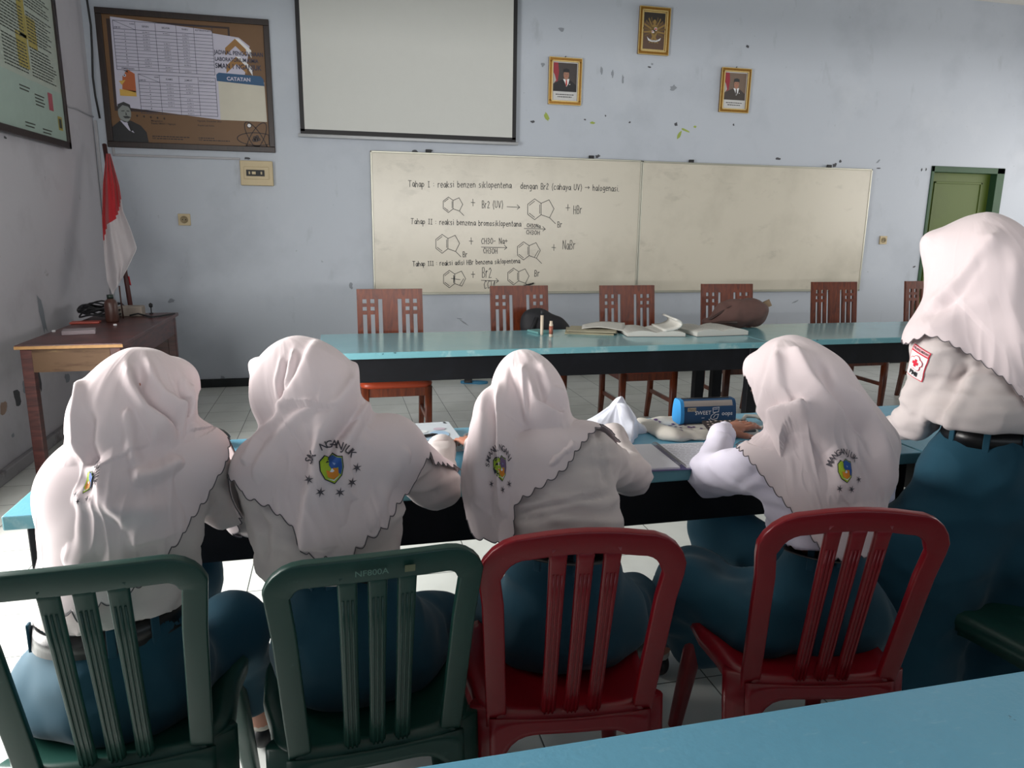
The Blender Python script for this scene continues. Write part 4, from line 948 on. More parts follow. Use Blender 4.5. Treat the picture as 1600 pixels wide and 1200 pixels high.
def build_person(S):
    root0 = np.array([S['WA'][0], S['WA'][1], 0.0]); k = S.get('k', 1.0)
    yaw = math.radians(S['yaw']); RB = basis(yaw, math.radians(S.get('lean', 12)))
    CH, WA, PV = S['CH'], S['WA'], S['PV']; SL, SR = S['SL'], S['SR']
    hy, hp, hr = [math.radians(x) for x in S['head_dir']]; RH = basis(hy, hp, hr); HC = S['HC']; NB = (SL+SR)/2+np.array([0, 0, .025])
    cr_ = S.get('chest', (.16, .105, .17)); wr_ = S.get('waist', (.145, .105, .15)); pr_ = S.get('pelvis', (.185, .145, .12))
    WC = np.array([WA[0]*.6+PV[0]*.4, WA[1]*.6+PV[1]*.4, PV[2]+.11])
    torso = Field(.09); torso.ell(CH, cr_, RB); torso.ell(WA, wr_, RB); torso.cap(SL, SR, .055, .055)
    arms = Field(.03)
    for s_ in 'LR': arms.cap(S['S'+s_], S['E'+s_], S.get('ar', .058), S.get('ar', .058)-.006); arms.cap(S['E'+s_], S['W'+s_], .052, .036)
    # ---- body: one mesh
    inner = Field(.04); inner.ell(CH, np.array(cr_)-.035, RB); inner.cap(CH, WC, .06, .055); inner.cap(WC, PV, .05, .06); inner.ell(PV, np.array(pr_)-.065, basis(yaw)); inner.cap(SL, SR, .036, .036)
    inner.cap(NB-np.array([0, 0, .03]), HC-RH[:, 2]*.05-RH[:, 1]*.02, .055, .05)
    for s_ in 'LR': inner.cap(S['S'+s_], S['E'+s_], .038, .034); inner.cap(S['E'+s_], S['W'+s_], .034, .024)
    for s_ in 'LR': inner.cap(S['H'+s_], S['K'+s_], .07, .05); inner.cap(S['K'+s_], S['A'+s_], .048, .034)
    lo, hi = inner.bounds(.02); V, F = nets(inner, lo, hi, .014)
    Vs, Fs = [V], [F]; off = len(V)
    hd = Field(.02); hd.ell(HC, (.074, .092, .108), RH)
    def hp_(x, y, z): return HC+RH@np.array([x, y, z])
    hd.ell(hp_(0, .035, -.06), (.052, .06, .05), RH); hd.cap(hp_(0, -.02, -.06), NB, .05, .052); hd.cap(hp_(0, .085, -.005), hp_(0, .105, -.03), .008, .013)
    hd.ell(hp_(0, .082, -.062), (.022, .012, .007), RH); hd.ell(hp_(0, .083, -.073), (.018, .011, .007), RH); hd.ell(hp_(0, .078, -.096), (.02, .014, .014), RH)
    hd.cap(hp_(-.035, .078, .022), hp_(.035, .078, .022), .009, .009)
    for sx in (-1, 1): hd.ell(hp_(sx*.076, -.005, -.01), (.008, .018, .03), RH); hd.ell(hp_(sx*.04, .06, -.035), (.026, .02, .02), RH)
    hands = []
    lo, hi = HC-.17, HC+.16
    V, F = nets(hd, lo, hi, .0055); Vs.append(V); Fs.append(F+off); off += len(V)
    for s_ in 'LR':
        if s_ in S.get('hands', 'LR'):
            d = S['W'+s_]-S['E'+s_]; d = S.get('hd'+s_, d); d = d/np.linalg.norm(d); f, g = hand_field(S['W'+s_], d, np.array(S.get('hn'+s_, (0, 0, 1.))), 1 if s_ == 'L' else -1, S.get('curl', .5), .95)
            fn = lambda P: np.minimum(f(P), g(P)); lo, hi = (f.plus(g)).bounds(.01); V, F = nets(fn, lo, hi, .0045); V = lap(V, F, 1, .4); Vs.append(V); Fs.append(F+off); off += len(V)
    V = np.concatenate(Vs); F = np.concatenate(Fs)
    body = mesh_obj('person', V-root0, F, m_skin); body.location = tuple(root0); tag(body, S['label'], 'person', S.get('group'))
    # face details
    for sx in (-1, 1):
        b = MB(); c = hp_(sx*.031, .078, .0)-root0; b.lathe([(.001, -.012), (.009, -.008), (.012, 0), (.009, .008), (.001, .012)], c, 12); eo = b.build('eye', mat('eye_white', 'd8d4ce', .3), body)
        b = MB(); c = hp_(sx*.031, .0895, .0)-root0; b.lathe([(.001, -.003), (.0045, -.001), (.0045, .001), (.001, .003)], c, 10, RH@rotm(0, -PI/2)); b.build('iris', mat('iris_dark', '1d1512', .3), eo)
        b = MB(); b.tube([hp_(sx*.016, .092, .022)-root0, hp_(sx*.031, .092, .028)-root0, hp_(sx*.047, .082, .022)-root0], .0025, 6); b.build('eyebrow', mat('brow_dark', '241a18', .8), body)
    # ---- shirt
    zb = S['zb']; bt = np.array(S.get('belt_tilt', (0, 0)))
    def zbelt(P): return zb+(P[..., 0]-WA[0])*bt[0]+(P[..., 1]-WA[1])*bt[1]
    sh = torso.plus(); sh.k = .045; sh.ell(WC, (wr_[0]+.006, wr_[1]+.008, .14), basis(yaw))
    for c, r in S.get('bulge', ()): sh.ell(c, r, RB)
    cl = lambda P: zbelt(P)+.018-P[..., 2]
    both = sh.plus(arms)
    class SF:
        bounds = both.bounds
        def __call__(s_, P):
            a = np.maximum(sh(P), cl(P)); b = arms(P); h = np.maximum(.045-np.abs(a-b), 0)/.045; return np.minimum(a, b)-h*h*.045/4
    shirt = cloth('shirt', SF(), None, .0085, S.get('shirt_mat', m_shirt), body, root0, .0065, (8, 8, 24), S['seed'], S.get('sfolds', ()))
    # cuffs
    for s_ in 'LR':
        w, e = S['W'+s_], S['E'+s_]; d = (w-e)/np.linalg.norm(w-e); b = MB(); b.tube([w-d*.045-root0, w-d*.04-root0, w-root0, w+d*.004-root0], [.038, .041, .040, .036], 20, caps=True); b.build('cuff', S.get('shirt_mat', m_shirt), shirt)
    # ---- skirt
    sk = Field(.07); sk.ell(PV, pr_, basis(yaw)); sk.ell(WC, (wr_[0]+.004, wr_[1]+.004, .14), basis(yaw))
    for s_ in 'LR': sk.cap(S['H'+s_], S['K'+s_], *S.get('thigh', (.095, .078))); sk.cap(S['K'+s_], S['A'+s_], *S.get('shin', (.075, .075)))
    if S.get('drape'):
        for a, b_, ra, rb in S['drape']: sk.cap(a, b_, ra, rb)
    cl2 = lambda P: np.maximum(P[..., 2]-zbelt(P), S.get('hemz', .16)-P[..., 2])
    cloth('skirt', sk, cl2, .011, m_skirt, body, root0, .011, (6, 6, 9), S['seed']+3, S.get('kfolds', ()))
    
    # ---- belt with loops
    nb_ = 72; Cb = np.array([WA[0], WA[1], 0.0]) if 'bc' not in S else np.array(S['bc'], float)
    th = np.arange(nb_)*2*PI/nb_; D = np.stack([np.cos(th), np.sin(th), 0*th], 1); rs = np.linspace(.02, .30, 90); ring = []
    for dz in (-.036, .008):
        P = Cb+D[:, None, :]*rs[None, :, None]; P[..., 2] = zbelt(P)+dz*.3
        base = sk
        v = base(P) < 0; last = np.array([(np.argmin(v[i]) if not v[i].all() else 60) if v[i][0] else 40 for i in range(nb_)]); last = np.minimum(last, 82); rr_ = rs[last]+.007
        for _ in range(3): rr_ = (np.roll(rr_, 1)+2*rr_+np.roll(rr_, -1))/4
        Q = Cb+D*rr_[:, None]; Q[:, 2] = zbelt(Q)+dz; ring.append(Q)
    v = np.concatenate([ring[0]-root0, ring[1]-root0, ring[1]-D*.010-root0, ring[0]-D*.010-root0]); f = []
    for q in range(4):
        for i in range(nb_): j = (i+1) % nb_; f.append((q*nb_+i, q*nb_+j, ((q+1) % 4)*nb_+j, ((q+1) % 4)*nb_+i))
    belt_o = mesh_obj('belt', v, f, m_belt, body)
    for i in (int(nb_*x) for x in (.62, .75, .88, .5, .0)):
        b = MB(); q0, q1 = ring[0][i], ring[1][i]; d = D[i]; t = np.array([-d[1], d[0], 0]); b.box((q0+q1)/2+d*.002-root0, (.016, .006, .058), np.stack([t, d, np.array([0, 0, 1.])], 1), 0, .002); b.build('belt_loop', m_skirt, belt_o)
    # ---- shoes
    for s_ in 'LR':
        if s_ in S.get('shoes', ''):
            a = S['A'+s_]; fd = basis(math.radians(S.get('foot', S['yaw'])))[:, 1]; f = Field(.03); g0 = np.array([a[0], a[1], .045]); f.ell(g0+fd*.02, (.038, .06, .045), basis(math.radians(S.get('foot', S['yaw'])))); f.ell(g0+fd*.10-np.array([0, 0, .012]), (.042, .075, .032), basis(math.radians(S.get('foot', S['yaw']))))
            lo, hi = f.bounds(.01); V, F = nets(lambda P: np.maximum(f(P), .004-P[..., 2]), lo, hi, .007); mesh_obj('shoe', V-root0, F, m_shoe, body)
            b = MB(); b.lathe([(.03, .07), (.034, .08), (.034, .15), (.03, .2)], (a[0]-root0[0], a[1]-root0[1], 0), 16); b.build('sock', mat('sock_white', 'b5b0a8', .9), body)
    # ---- hijab: cloth draped over head, shoulders and back, cut along its hem
    hj = Field(S.get('hk', .04)); hj.ell(HC, np.array((.074, .094, .110))+S.get('hg', .012), RH)
    hj.ell(hp_(0, -.045, -.02), (.068, .065, .08), RH); hj.ell(hp_(0, .03, -.07), (.068, .075, .06), RH)
    hj.cap(hp_(0, -.03, -.04), NB, *S.get('neck', (.07, .075)))
    for a, b_, r_ in S.get('brim', ()): hj.cap(a, b_, r_, r_); hj.cap(HC+(a-HC)*.35, a, .085, r_+.004); hj.cap(HC+(b_-HC)*.35, b_, .075, r_+.004)
    t2 = torso.grown(.011); hj.pr += t2.pr
    for s_ in 'LR': hj.cap(S['S'+s_], S['S'+s_]+(S['E'+s_]-S['S'+s_])*S.get('cape', .75), .067, .064)
    for c, r, R in S.get('hextra', ()): hj.ell(c, r, R)
    for a, b_, ra, rb in S.get('hcaps', ()): hj.cap(a, b_, ra, rb)
    C = NB+RB[:, 1]*.01-np.array([0, 0, .04]); Ax = HC+RH[:, 2]*.05-C; Ax /= np.linalg.norm(Ax)
    X = np.cross(np.array([0, 1., 0]), Ax); X /= np.linalg.norm(X); Yv = np.cross(Ax, X)
    NT, NP = 180, 110; TH = np.arange(NT)*2*PI/NT; PH = np.linspace(.001, math.radians(165), NP)
    dirs = (np.sin(PH)[None, :, None]*(np.cos(TH)[:, None, None]*X+np.sin(TH)[:, None, None]*Yv)+np.cos(PH)[None, :, None]*Ax)
    rs = np.linspace(.03, .72, 116); R_ = np.full((NT, NP), .03); pv = None
    for i in range(0, NT, 20):
        P = C+dirs[i:i+20, :, None, :]*rs[None, None, :, None]; v = hj(P); ins = v < 0
        last = ins.shape[2]-1-np.argmax(ins[:, :, ::-1], axis=2); last = np.where(ins.any(2), last, 0); nx = np.minimum(last+1, len(rs)-1)
        va = np.take_along_axis(v, last[..., None], 2)[..., 0]; vb = np.take_along_axis(v, nx[..., None], 2)[..., 0]; t = np.clip(va/(va-vb-1e-12), 0, 1)
        R_[i:i+20] = rs[last]+t*(rs[1]-rs[0])
    def sm(R_, it):
        for _ in range(it):
            a = (np.roll(R_, 1, 0)+np.roll(R_, -1, 0)+2*R_)/4; b = a.copy(); b[:, 1:-1] = (a[:, :-2]+a[:, 2:]+2*a[:, 1:-1])/4; b[:, 0] = b[:, 1].mean(); R_ = b
        return R_
    R_ = sm(R_, 2)
    nt, npp = 480, 150; th = np.arange(nt)/nt*2*PI
    def sampleR(tt, pp):
        a = (tt/(2*PI)*NT) % NT; i = a.astype(int) % NT; fa = a-np.floor(a); b = pp/(PH[-1])*(NP-1); b = np.clip(b, 0, NP-1.001); j = b.astype(int); fb = b-j; i2 = (i+1) % NT
        return (R_[i, j]*(1-fa)*(1-fb)+R_[i2, j]*fa*(1-fb)+R_[i, j+1]*(1-fa)*fb+R_[i2, j+1]*fa*fb)
    def dirv(tt, pp): return (np.sin(pp)[..., None]*(np.cos(tt)[..., None]*X+np.sin(tt)[..., None]*Yv)+np.cos(pp)[..., None]*Ax)
    # hem per column
    tocam = CAMP-C; tocam /= np.linalg.norm(tocam)
    pf = np.linspace(math.radians(52), math.radians(164), 320); T2 = np.repeat(th[:, None], len(pf), 1); P2_ = np.repeat(pf[None, :], nt, 0)
    PP = C+dirv(T2, P2_)*sampleR(T2, P2_)[..., None]; ins = inpoly(proj(PP.reshape(-1, 3)), S['hem']).reshape(nt, len(pf))
    ph_hem = np.full(nt, np.nan); mid = dirv(th, np.full(nt, PI/2)); tch = tocam*np.array([1, 1, 0])/np.linalg.norm(tocam[:2])
    for i in range(nt):
        if mid[i]@tch < S.get('vis', -.05) or ins[i].all(): continue
        ph_hem[i] = pf[np.argmin(ins[i])]
    dflt = math.radians(S.get('front', 112)); vis = ~np.isnan(ph_hem)
    if vis.any():
        src = ph_hem.copy()
        for i in np.where(~vis)[0]:
            a = next(q for q in range(1, nt) if vis[(i-q) % nt]); b = next(q for q in range(1, nt) if vis[(i+q) % nt]); wa = math.exp(-a/24); wb_ = math.exp(-b/24)
            ph_hem[i] = min(PH[-1], (dflt+wa*src[(i-a) % nt]+wb_*src[(i+b) % nt])/(1+wa+wb_))
    for _ in range(3): ph_hem = (np.roll(ph_hem, 1)+2*ph_hem+np.roll(ph_hem, -1))/4
    hemf = ph_hem
    # scallops along the hem
    hp0 = C+dirv(th, hemf)*sampleR(th, hemf)[:, None]; L = np.concatenate([[0], np.cumsum(np.linalg.norm(np.diff(hp0, axis=0), axis=1))]); per = L[-1]/max(8, round(L[-1]/.030))
    hemf = hemf+(-np.abs(np.sin(PI*L/per))*.0+np.abs(np.sin(PI*L/per))*.0085)/np.linalg.norm(hp0-C, axis=1)
    tt = np.repeat(th[:, None], npp, 1); pp = (np.linspace(0, 1, npp)[None, :]**.92)*hemf[:, None]; pp[:, 0] = .002
    RR = sampleR(tt, pp); D_ = dirv(tt, pp); P = C+D_*RR[..., None]; P2 = P.reshape(-1, 3); D2 = D_.reshape(-1, 3)
    tc = CAMP-P2; tc /= np.linalg.norm(tc, axis=1)[:, None]; fac = np.clip((D2*tc).sum(1)*4+.2, 0, 1)
    d = S.get('fk', 2.0)*fold_disp(P2, S.get('folds', ()))*fac
    low = np.clip((pp.reshape(-1)-.9)/.5, 0, 1); fl = []
    sd = S['seed']; thf, phf = tt.reshape(-1), pp.reshape(-1)
    fl = np.array([noise.noise(Vector((math.cos(a)*3.2+sd, math.sin(a)*3.2, b*.9))) for a, b in zip(thf, phf)])
    fl2 = np.array([noise.noise(Vector((math.cos(a)*7+sd, math.sin(a)*7, b*1.6+4))) for a, b in zip(thf, phf)])
    crown = np.clip((phf-.08)/.5, 0, 1)
    d = d*np.clip(phf/.12, 0, 1)+crown*(fl*.012*(.35+.65*low)+(.3-1.4*np.abs(fl2))*.0055*(.3+.7*low))
    P2 = P2+D2*d[:, None]
    lowm = phf > .85
    for _ in range(4):
        q = both(P2[lowm]); P2[lowm] += D2[lowm]*np.clip(.013-q, 0, .03)[:, None]
    G_ = P2.reshape(nt, npp, 3)
    Fh = []; keep = []
    rel = G_-HC; rl = np.linalg.norm(rel, axis=2); fx = rel@RH[:, 0]; fy = rel@RH[:, 1]; fz = rel@RH[:, 2]
    face = (fy > .03) & ((fx/.066)**2+((fz+.012)/.092)**2 < 1)
    for i in range(nt):
        i2 = (i+1) % nt
        for j in range(npp-1):
            if face[i, j] and face[i2, j] and face[i, j+1] and face[i2, j+1]: continue
            Fh.append((i*npp+j, i2*npp+j, i2*npp+j+1, i*npp+j+1))
    hij = mesh_obj('hijab', P2-root0, Fh, m_hijab, body)
    bm = bmesh.new(); bm.from_mesh(hij.data); bmesh.ops.delete(bm, geom=[v for v in bm.verts if not v.link_faces], context='VERTS'); bmesh.ops.recalc_face_normals(bm, faces=bm.faces[:]); bm.to_mesh(hij.data); bm.free()
    hij.data.polygons.foreach_set('use_smooth', [True]*len(hij.data.polygons))
    solid(hij, .0022, -1)
    hemline = G_[:, -1]+D_[:, -1]*.0005-root0; b = MB(); b.tube(hemline, .0011, 5, closed=True); b.build('hem_stitching', m_stitch, hij)
    # ---- printed emblem on the back of the hijab
    bv = BVHTree.FromPolygons([tuple(p) for p in P2], Fh)
    for em in S.get('emblems', ()): emblem(bv, root0, hij, em)
    if 'patch' in S:
        V_, F_ = [v.co+Vector(root0) for v in shirt.data.vertices], [tuple(p.vertices) for p in shirt.data.polygons]; bs = BVHTree.FromPolygons([tuple(v) for v in V_], F_); sleeve_patch(bs, root0, shirt, S['patch'])
    return body
def decal(bv, root0, parent, name, shapes, px, py, size, rot=0.0, squash=1.0, off=.0022):
    """shapes: list of (verts2d, faces, mat, layer) wrapped onto the cloth around the point seen at px,py"""
    o, d = Vector(CAMP), Vector(ray(px, py)); hit, nrm, _, _ = bv.ray_cast(o, d)
    if hit is None: return
    n = Vector(nrm); n = -n if n.dot(d) > 0 else n
    n = (n*.5-d*.5).normalized(); U = Vector((0, 0, 1)).cross(n).normalized(); Vv = n.cross(U)
    c, s = math.cos(rot), math.sin(rot); V, F, MI, mats = [], [], [], []
    for vs, fs, m, layer in shapes:
        o0 = len(V)
        for (x, y) in vs:
            x, y = x*squash, y; x, y = x*c-y*s, x*s+y*c; p = hit+U*(x*size)+Vv*(y*size); h2, n2, _, _ = bv.ray_cast(p+n*.12, -n)
            q = (h2 if h2 is not None else p)+n*(off+layer*.0009); V.append(tuple(q-Vector(root0)))
        if m not in mats: mats.append(m)
        F += [tuple(o0+i for i in f) for f in fs]; MI += [mats.index(m)]*len(fs)
    me = bpy.data.meshes.new(name); me.from_pydata(V, [], F)
    for m in mats: me.materials.append(m)
    me.polygons.foreach_set('material_index', MI); ob = bpy.data.objects.new(name, me); COL.objects.link(ob); ob.parent = parent
    return ob
def dense(poly, n=4):
    """triangulated, subdivided polygon"""
    bm = bmesh.new(); vs = [bm.verts.new((x, y, 0)) for x, y in poly]; bm.faces.new(vs); bmesh.ops.triangulate(bm, faces=bm.faces[:])
    bmesh.ops.subdivide_edges(bm, edges=bm.edges[:], cuts=n, use_grid_fill=True); bm.verts.index_update(); v = [tuple(q.co[:2]) for q in bm.verts]; f = [tuple(q.index for q in g.verts) for g in bm.faces]; bm.free(); return v, f
m_eg = mat('emblem_green', '9fb92a', .7); m_eb = mat('emblem_blue', '21509a', .7); m_eo = mat('emblem_orange', 'd0801f', .7); m_ep = mat('emblem_purple', '6d5679', .7); m_ed = mat('emblem_outline', '1c2536', .7); m_et = mat('emblem_thread', '4a464e', .8); m_elb = mat('emblem_light_blue', '7b93c0', .7)
def emblem(bv, root0, parent, em):
    px, py, size, rot, sq, letters, stars, purple = em
    sh = []
    outl = [(-.5, .42), (-.25, .62), (-.08, .5), (.1, .68), (.3, .55), (.52, .5), (.5, .0), (.38, -.35), (.02, -.66), (-.36, -.4), (-.52, 0)]
    v, f = dense([(x*1.09, y*1.09) for x, y in outl]); sh.append((v, f, m_ed, 0))
    v, f = dense(outl); sh.append((v, f, m_eg, 1))
    v, f = dense([(-.1, .5), (.1, .65), (.3, .52), (.5, .47), (.48, .0), (.36, -.33), (.25, -.2), (.3, .05), (-.02, .02), (-.12, .2)]); sh.append((v, f, m_ep if purple else m_eb, 2))
    v, f = dense([(-.28, .0), (-.1, -.08), (0, .04), (.12, .06), (.28, -.02), (.26, -.34), (.02, -.48), (-.24, -.32)]); sh.append((v, f, m_eo, 3))
    for p in ([(-.12, -.1), (0, .06), (.1, -.08), (0, -.14)], [(-.3, -.38), (.02, -.56), (.34, -.32), (.02, -.5)], [(.05, .32), (.2, .26), (.12, .18)]):
        v, f = dense(p, 2); sh.append((v, f, m_white if p[0][1] < 0 else m_elb, 4))
    for ch, ang in letters:
        V2, F2 = text_mesh(ch, 'CENTER', .02); a = math.radians(ang); r = .98; out = []
        for q in V2:
            x, y = q[0]*.34, q[1]*.36; out.append((x*math.cos(a)-y*math.sin(a)-r*math.sin(a), x*math.sin(a)+y*math.cos(a)+r*math.cos(a)))
        sh.append((out, F2, m_et, 2))
    for ang in stars:
        a = math.radians(ang); cx, cy = 1.16*math.sin(a), -1.16*math.cos(a)
        for q in range(3):
            t = q*PI/3+.2; dx, dy = math.cos(t)*.25, math.sin(t)*.25; nx, ny = -dy*.2, dx*.2; sh.append(([(cx-dx, cy-dy), (cx+nx, cy+ny), (cx+dx, cy+dy), (cx-nx, cy-ny)], [(0, 1, 2, 3)], m_et, 1))
    decal(bv, root0, parent, 'school_emblem', sh, px, py, size, math.radians(rot), sq)
def sleeve_patch(bv, root0, parent, pp_):
    px, py, size, rot = pp_; sh = []; red = mat('patch_red', 'd8203c', .7); wht = mat('patch_white', 'f2ecec', .8); pk = mat('patch_pink', 'eab4ba', .8)
    def rect(x0, y0, x1, y1, m, l): v, f = dense([(x0, y0), (x1, y0), (x1, y1), (x0, y1)], 5); sh.append((v, f, m, l))
    rect(-.5, -.75, .5, .75, red, 0); rect(-.46, -.71, .46, .5, wht, 1); rect(-.5, .54, .5, .80, red, 1); rect(-.46, .57, .46, .77, pk, 2)
    for k in range(5):
        a = math.radians(90+72*k); cx, cy = .2*math.cos(a)-.03, .2*math.sin(a)+.02
        v, f = dense([(cx+.185*math.cos(t*PI/8), cy+.185*math.sin(t*PI/8)) for t in range(16)], 2); sh.append((v, f, red, 3))
        v, f = dense([(cx+.16*math.cos(t*PI/8), cy+.16*math.sin(t*PI/8)) for t in range(16)], 2); sh.append((v, f, wht, 4))
    rect(-.10, -.16, .04, .20, red, 5); rect(-.21, -.05, .15, .09, red, 5)
    for t, x, y, s_ in (('PMI', -.03, -.62, .22),):
        V2, F2 = text_mesh(t, 'CENTER', .05); sh.append(([(x+q[0]*s_, y+q[1]*s_) for q in V2], F2, m_ink, 3))
    V2, F2 = text_mesh('PALANG MERAH', 'CENTER', .03); sh.append(([(q[0]*.085, .63+q[1]*.10) for q in V2], F2, m_ink, 4))
    decal(bv, root0, parent, 'sleeve_patch', sh, px, py, size, math.radians(rot))

# ================================================================== THINGS ON THE TABLES
TZ = .75
def soft(name, fld, m, loc, wr=.004, wsc=(20, 20, 20), seed=0, h=.008, parent=None, floor=None):
    lo, hi = fld.bounds(.02); fn = fld if floor is None else (lambda P: np.maximum(fld(P), floor-P[..., 2]))
    V, F = nets(fn, lo, hi, h); V = lap(V, F, 1, .5); N = vnorm(V, F); V = V+N*(wr*nz3(V, wsc, seed))[:, None]
    if floor is not None: V[:, 2] = np.maximum(V[:, 2], floor)
    o = mesh_obj(name, V, F, m, parent)
    if loc is not None: o.location = loc
    return o
def page_sheet(b, x0, x1, y0, y1, zf, nx=14, mi=0):
    b.grid(lambda u, v: (x0+(x1-x0)*u, y0+(y1-y0)*v, zf(u, v)), nx, 6, mi)
def textlines(parent, x0, x1, y0, y1, n, zf, m, seed=0, z_of=None):
    r = random.Random(seed); b = MB()
    for i in range(n):
        y = y1-(y1-y0)*(i+.5)/n; x = x0
        while x < x1:
            l = .006+r.random()*.016; xe = min(x+l, x1); u0, u1 = (x-x0)/(x1-x0), (xe-x0)/(x1-x0)
            b.poly([(x, y, zf(u0)), (xe, y, zf(u1)), (xe, y+.0022, zf(u1)), (x, y+.0022, zf(u0))]); x = xe+.004
    return b.build('printed_lines', m, parent)
m_page = mat('page_offwhite', 'c9c8c2', .8, var=.03); m_grey_ink = mat('print_grey', '7d7d80', .8)
# thick book near the second girl's elbow
root = empty('book', (.262, 2.165, TZ)); root.rotation_euler = (0, 0, .04); tag(root, 'thick softcover book with pale blue cover between the second and third girl', 'book')
b = MB(); b.box((0, 0, .0145), (.165, .235, .023), None, 0, .001); b.build('pages', m_page, root)
b = MB(); b.box((0, 0, .0275), (.172, .242, .003), None, 0, .001); b.box((0, 0, .0015), (.172, .242, .003), None, 0, .001); b.box((-.085, 0, .0145), (.003, .242, .028), None, 0, .001); b.build('cover', mat('cover_pale_blue', 'c3ccd4', .4, var=.12, scale=18), root)
A = Art((-.08, -.115, .0296), (1, 0, 0), (0, 1, 0), (0, 0, 1))
for (x, y, rx, ry, c) in ((.06, .06, .04, .03, 'a9c3d8'), (.11, .09, .03, .04, '9ab9d4'), (.05, .13, .03, .02, 'd8dde0'), (.12, .15, .02, .015, 'b8a9b8')): A.disc(x, y, rx, mat('cover_wash_'+c, c, .4), 1, 14, ry)
A.rect(.145, .21, .153, .226, m_ink, 2); A.build('cover_print', root)
b = MB(); b.tube([(-.01, 0, 0), (.10, .03, .001)], .0045, 10); b.tube([(.10, .03, .001), (.115, .034, .001)], [.0045, .0015], 10); o = b.build('ballpoint_pen', m_ink, None, (.17, 2.09, TZ+.0345)); tag(o, 'black pen lying on the thick pale blue book', 'pen')
root = empty('tape_dispenser', (.40, 2.13, TZ)); root.rotation_euler = (0, 0, -.5); tag(root, 'small grey roll case with a white rim beside the thick book', 'stationery')
b = MB(); b.lathe([(.001, 0), (.035, 0), (.037, .004), (.037, .02), (.034, .024), (.02, .024), (.018, .02), (.001, .02)], n=28); b.build('case', mat('case_grey', '6e6f73', .4), root)
b = MB(); b.lathe([(.0375, .006), (.039, .008), (.039, .016), (.0375, .018)], n=28); b.build('rim', m_white, root)
# striped pouch left
f = Field(.02); f.ell((0, 0, .03), (.085, .05, .03))
def stripes(name, c1, c2, sc):
    m = bpy.data.materials.new(name); m.use_nodes = True; nt = m.node_tree; N = nt.nodes; b = N['Principled BSDF']; tc = N.new('ShaderNodeTexCoord'); wv = N.new('ShaderNodeTexWave'); wv.inputs['Scale'].default_value = sc; wv.inputs['Distortion'].default_value = 1.5; wv.bands_direction = 'DIAGONAL'
    cr = N.new('ShaderNodeValToRGB'); cr.color_ramp.interpolation = 'CONSTANT'; cr.color_ramp.elements[0].color = (*lin(c1), 1); cr.color_ramp.elements[1].position = .5; cr.color_ramp.elements[1].color = (*lin(c2), 1)
    nt.links.new(tc.outputs['Object'], wv.inputs['Vector']); nt.links.new(wv.outputs[0], cr.inputs[0]); nt.links.new(cr.outputs[0], b.inputs['Base Color']); b.inputs['Roughness'].default_value = .7; return m
p = atz(322, 690, TZ); o = soft('striped_pouch', f, stripes('striped_cloth', 'c9c6c0', '3a3d3c', 14), (p[0], min(p[1], 2.25), TZ), .003, floor=0.001); o.rotation_euler = (0, 0, -.3); tag(o, 'black and white striped pouch before the leftmost girl', 'pouch')
# crumpled plastic bag
p = atz(975, 690, TZ)
def crumple(u, v):
    a = u*2*PI; r0 = [0.001, .25, .5, .75, 1.0, 1.0][int(round(v*5))]; R0 = .095*(1+.25*math.sin(3*a+.6)+.12*math.sin(7*a))*(1.25 if math.cos(a) < 0 else 1)
    x, y = r0*R0*math.cos(a), r0*R0*math.sin(a)*.9; pk = .105*math.exp(-((x-.02)**2+(y-.02)**2)/.0022)+.045*math.exp(-((x+.05)**2+(y)**2)/.004)+.03*math.exp(-((x-.05)**2+(y+.05)**2)/.002)
    z = pk+.014*abs(noise.noise(Vector((x*30, y*30, 1))))*2+.006
    if v > .9: z = .001
    return (x+.02*noise.noise(Vector((x*20, y*20, 5))), y+.02*noise.noise(Vector((x*20, y*20, 9))), z)
b = MB(); b.grid(crumple, 60, 6, closed_u=True); o = b.build('plastic_bag', mat('plastic_white', 'dfe3f0', .35, var=.02, spec=.6), None, (p[0], p[1]+.075, TZ)); subs(o, 2); tag(o, 'crumpled white plastic bag on the blue table beside the tote', 'bag')
# tote bag lying flat, purple flowers
root = empty('tote_bag', (1.16, 2.13, TZ)); tag(root, 'off-white cotton tote with purple print lying flat under the blue pencil case', 'bag')
f = Field(.03); f.cap((-.15, .10, .004), (.15, .10, .004), .014, .012); f.cap((-.16, -.08, .006), (.13, -.09, .006), .018, .014); f.ell((0, 0, .004), (.19, .13, .016)); f.cap((-.17, .08, .008), (-.13, -.10, .010), .02, .024); f.cap((.16, .09, .004), (.15, -.09, .004), .014, .014)
m_tote = mat('cotton_natural', 'c9c4bb', .9, bump=.2, bscale=800)
to = soft('bag_body', f, m_tote, None, .006, (22, 14, 30), 8, .006, root, floor=.001)
b = MB(); b.tube([(.17, .02, .012), (.21, .06, .022), (.245, .05, .022), (.25, .0, .018), (.22, -.05, .012), (.18, -.06, .012)], .007, 8); b.build('handle', m_tote, root)
bvt = BVHTree.FromPolygons([tuple(v.co) for v in to.data.vertices], [tuple(q.vertices) for q in to.data.polygons])
b = MB(); r = random.Random(5)
for (cx, cy) in ((-.10, .03), (-.07, -.02), (-.03, .06), (-.13, .07), (-.04, -.05), (.0, -.09), (-.09, -.08)):
    for k in range(7):
        a = r.random()*6.3; q = [(cx+.022*math.cos(a)+.006*math.cos(a+1.6*j), cy+.018*math.sin(a)+.006*math.sin(a+1.6*j)) for j in range(4)]; vs = []
        for x, y in q: h_ = bvt.ray_cast(Vector((x, y, .3)), Vector((0, 0, -1)))[0]; vs.append((x, y, (h_.z if h_ else .03)+.0015))
        b.poly(vs)
b.build('purple_print', mat('print_purple', '5b3f6e', .8), root)
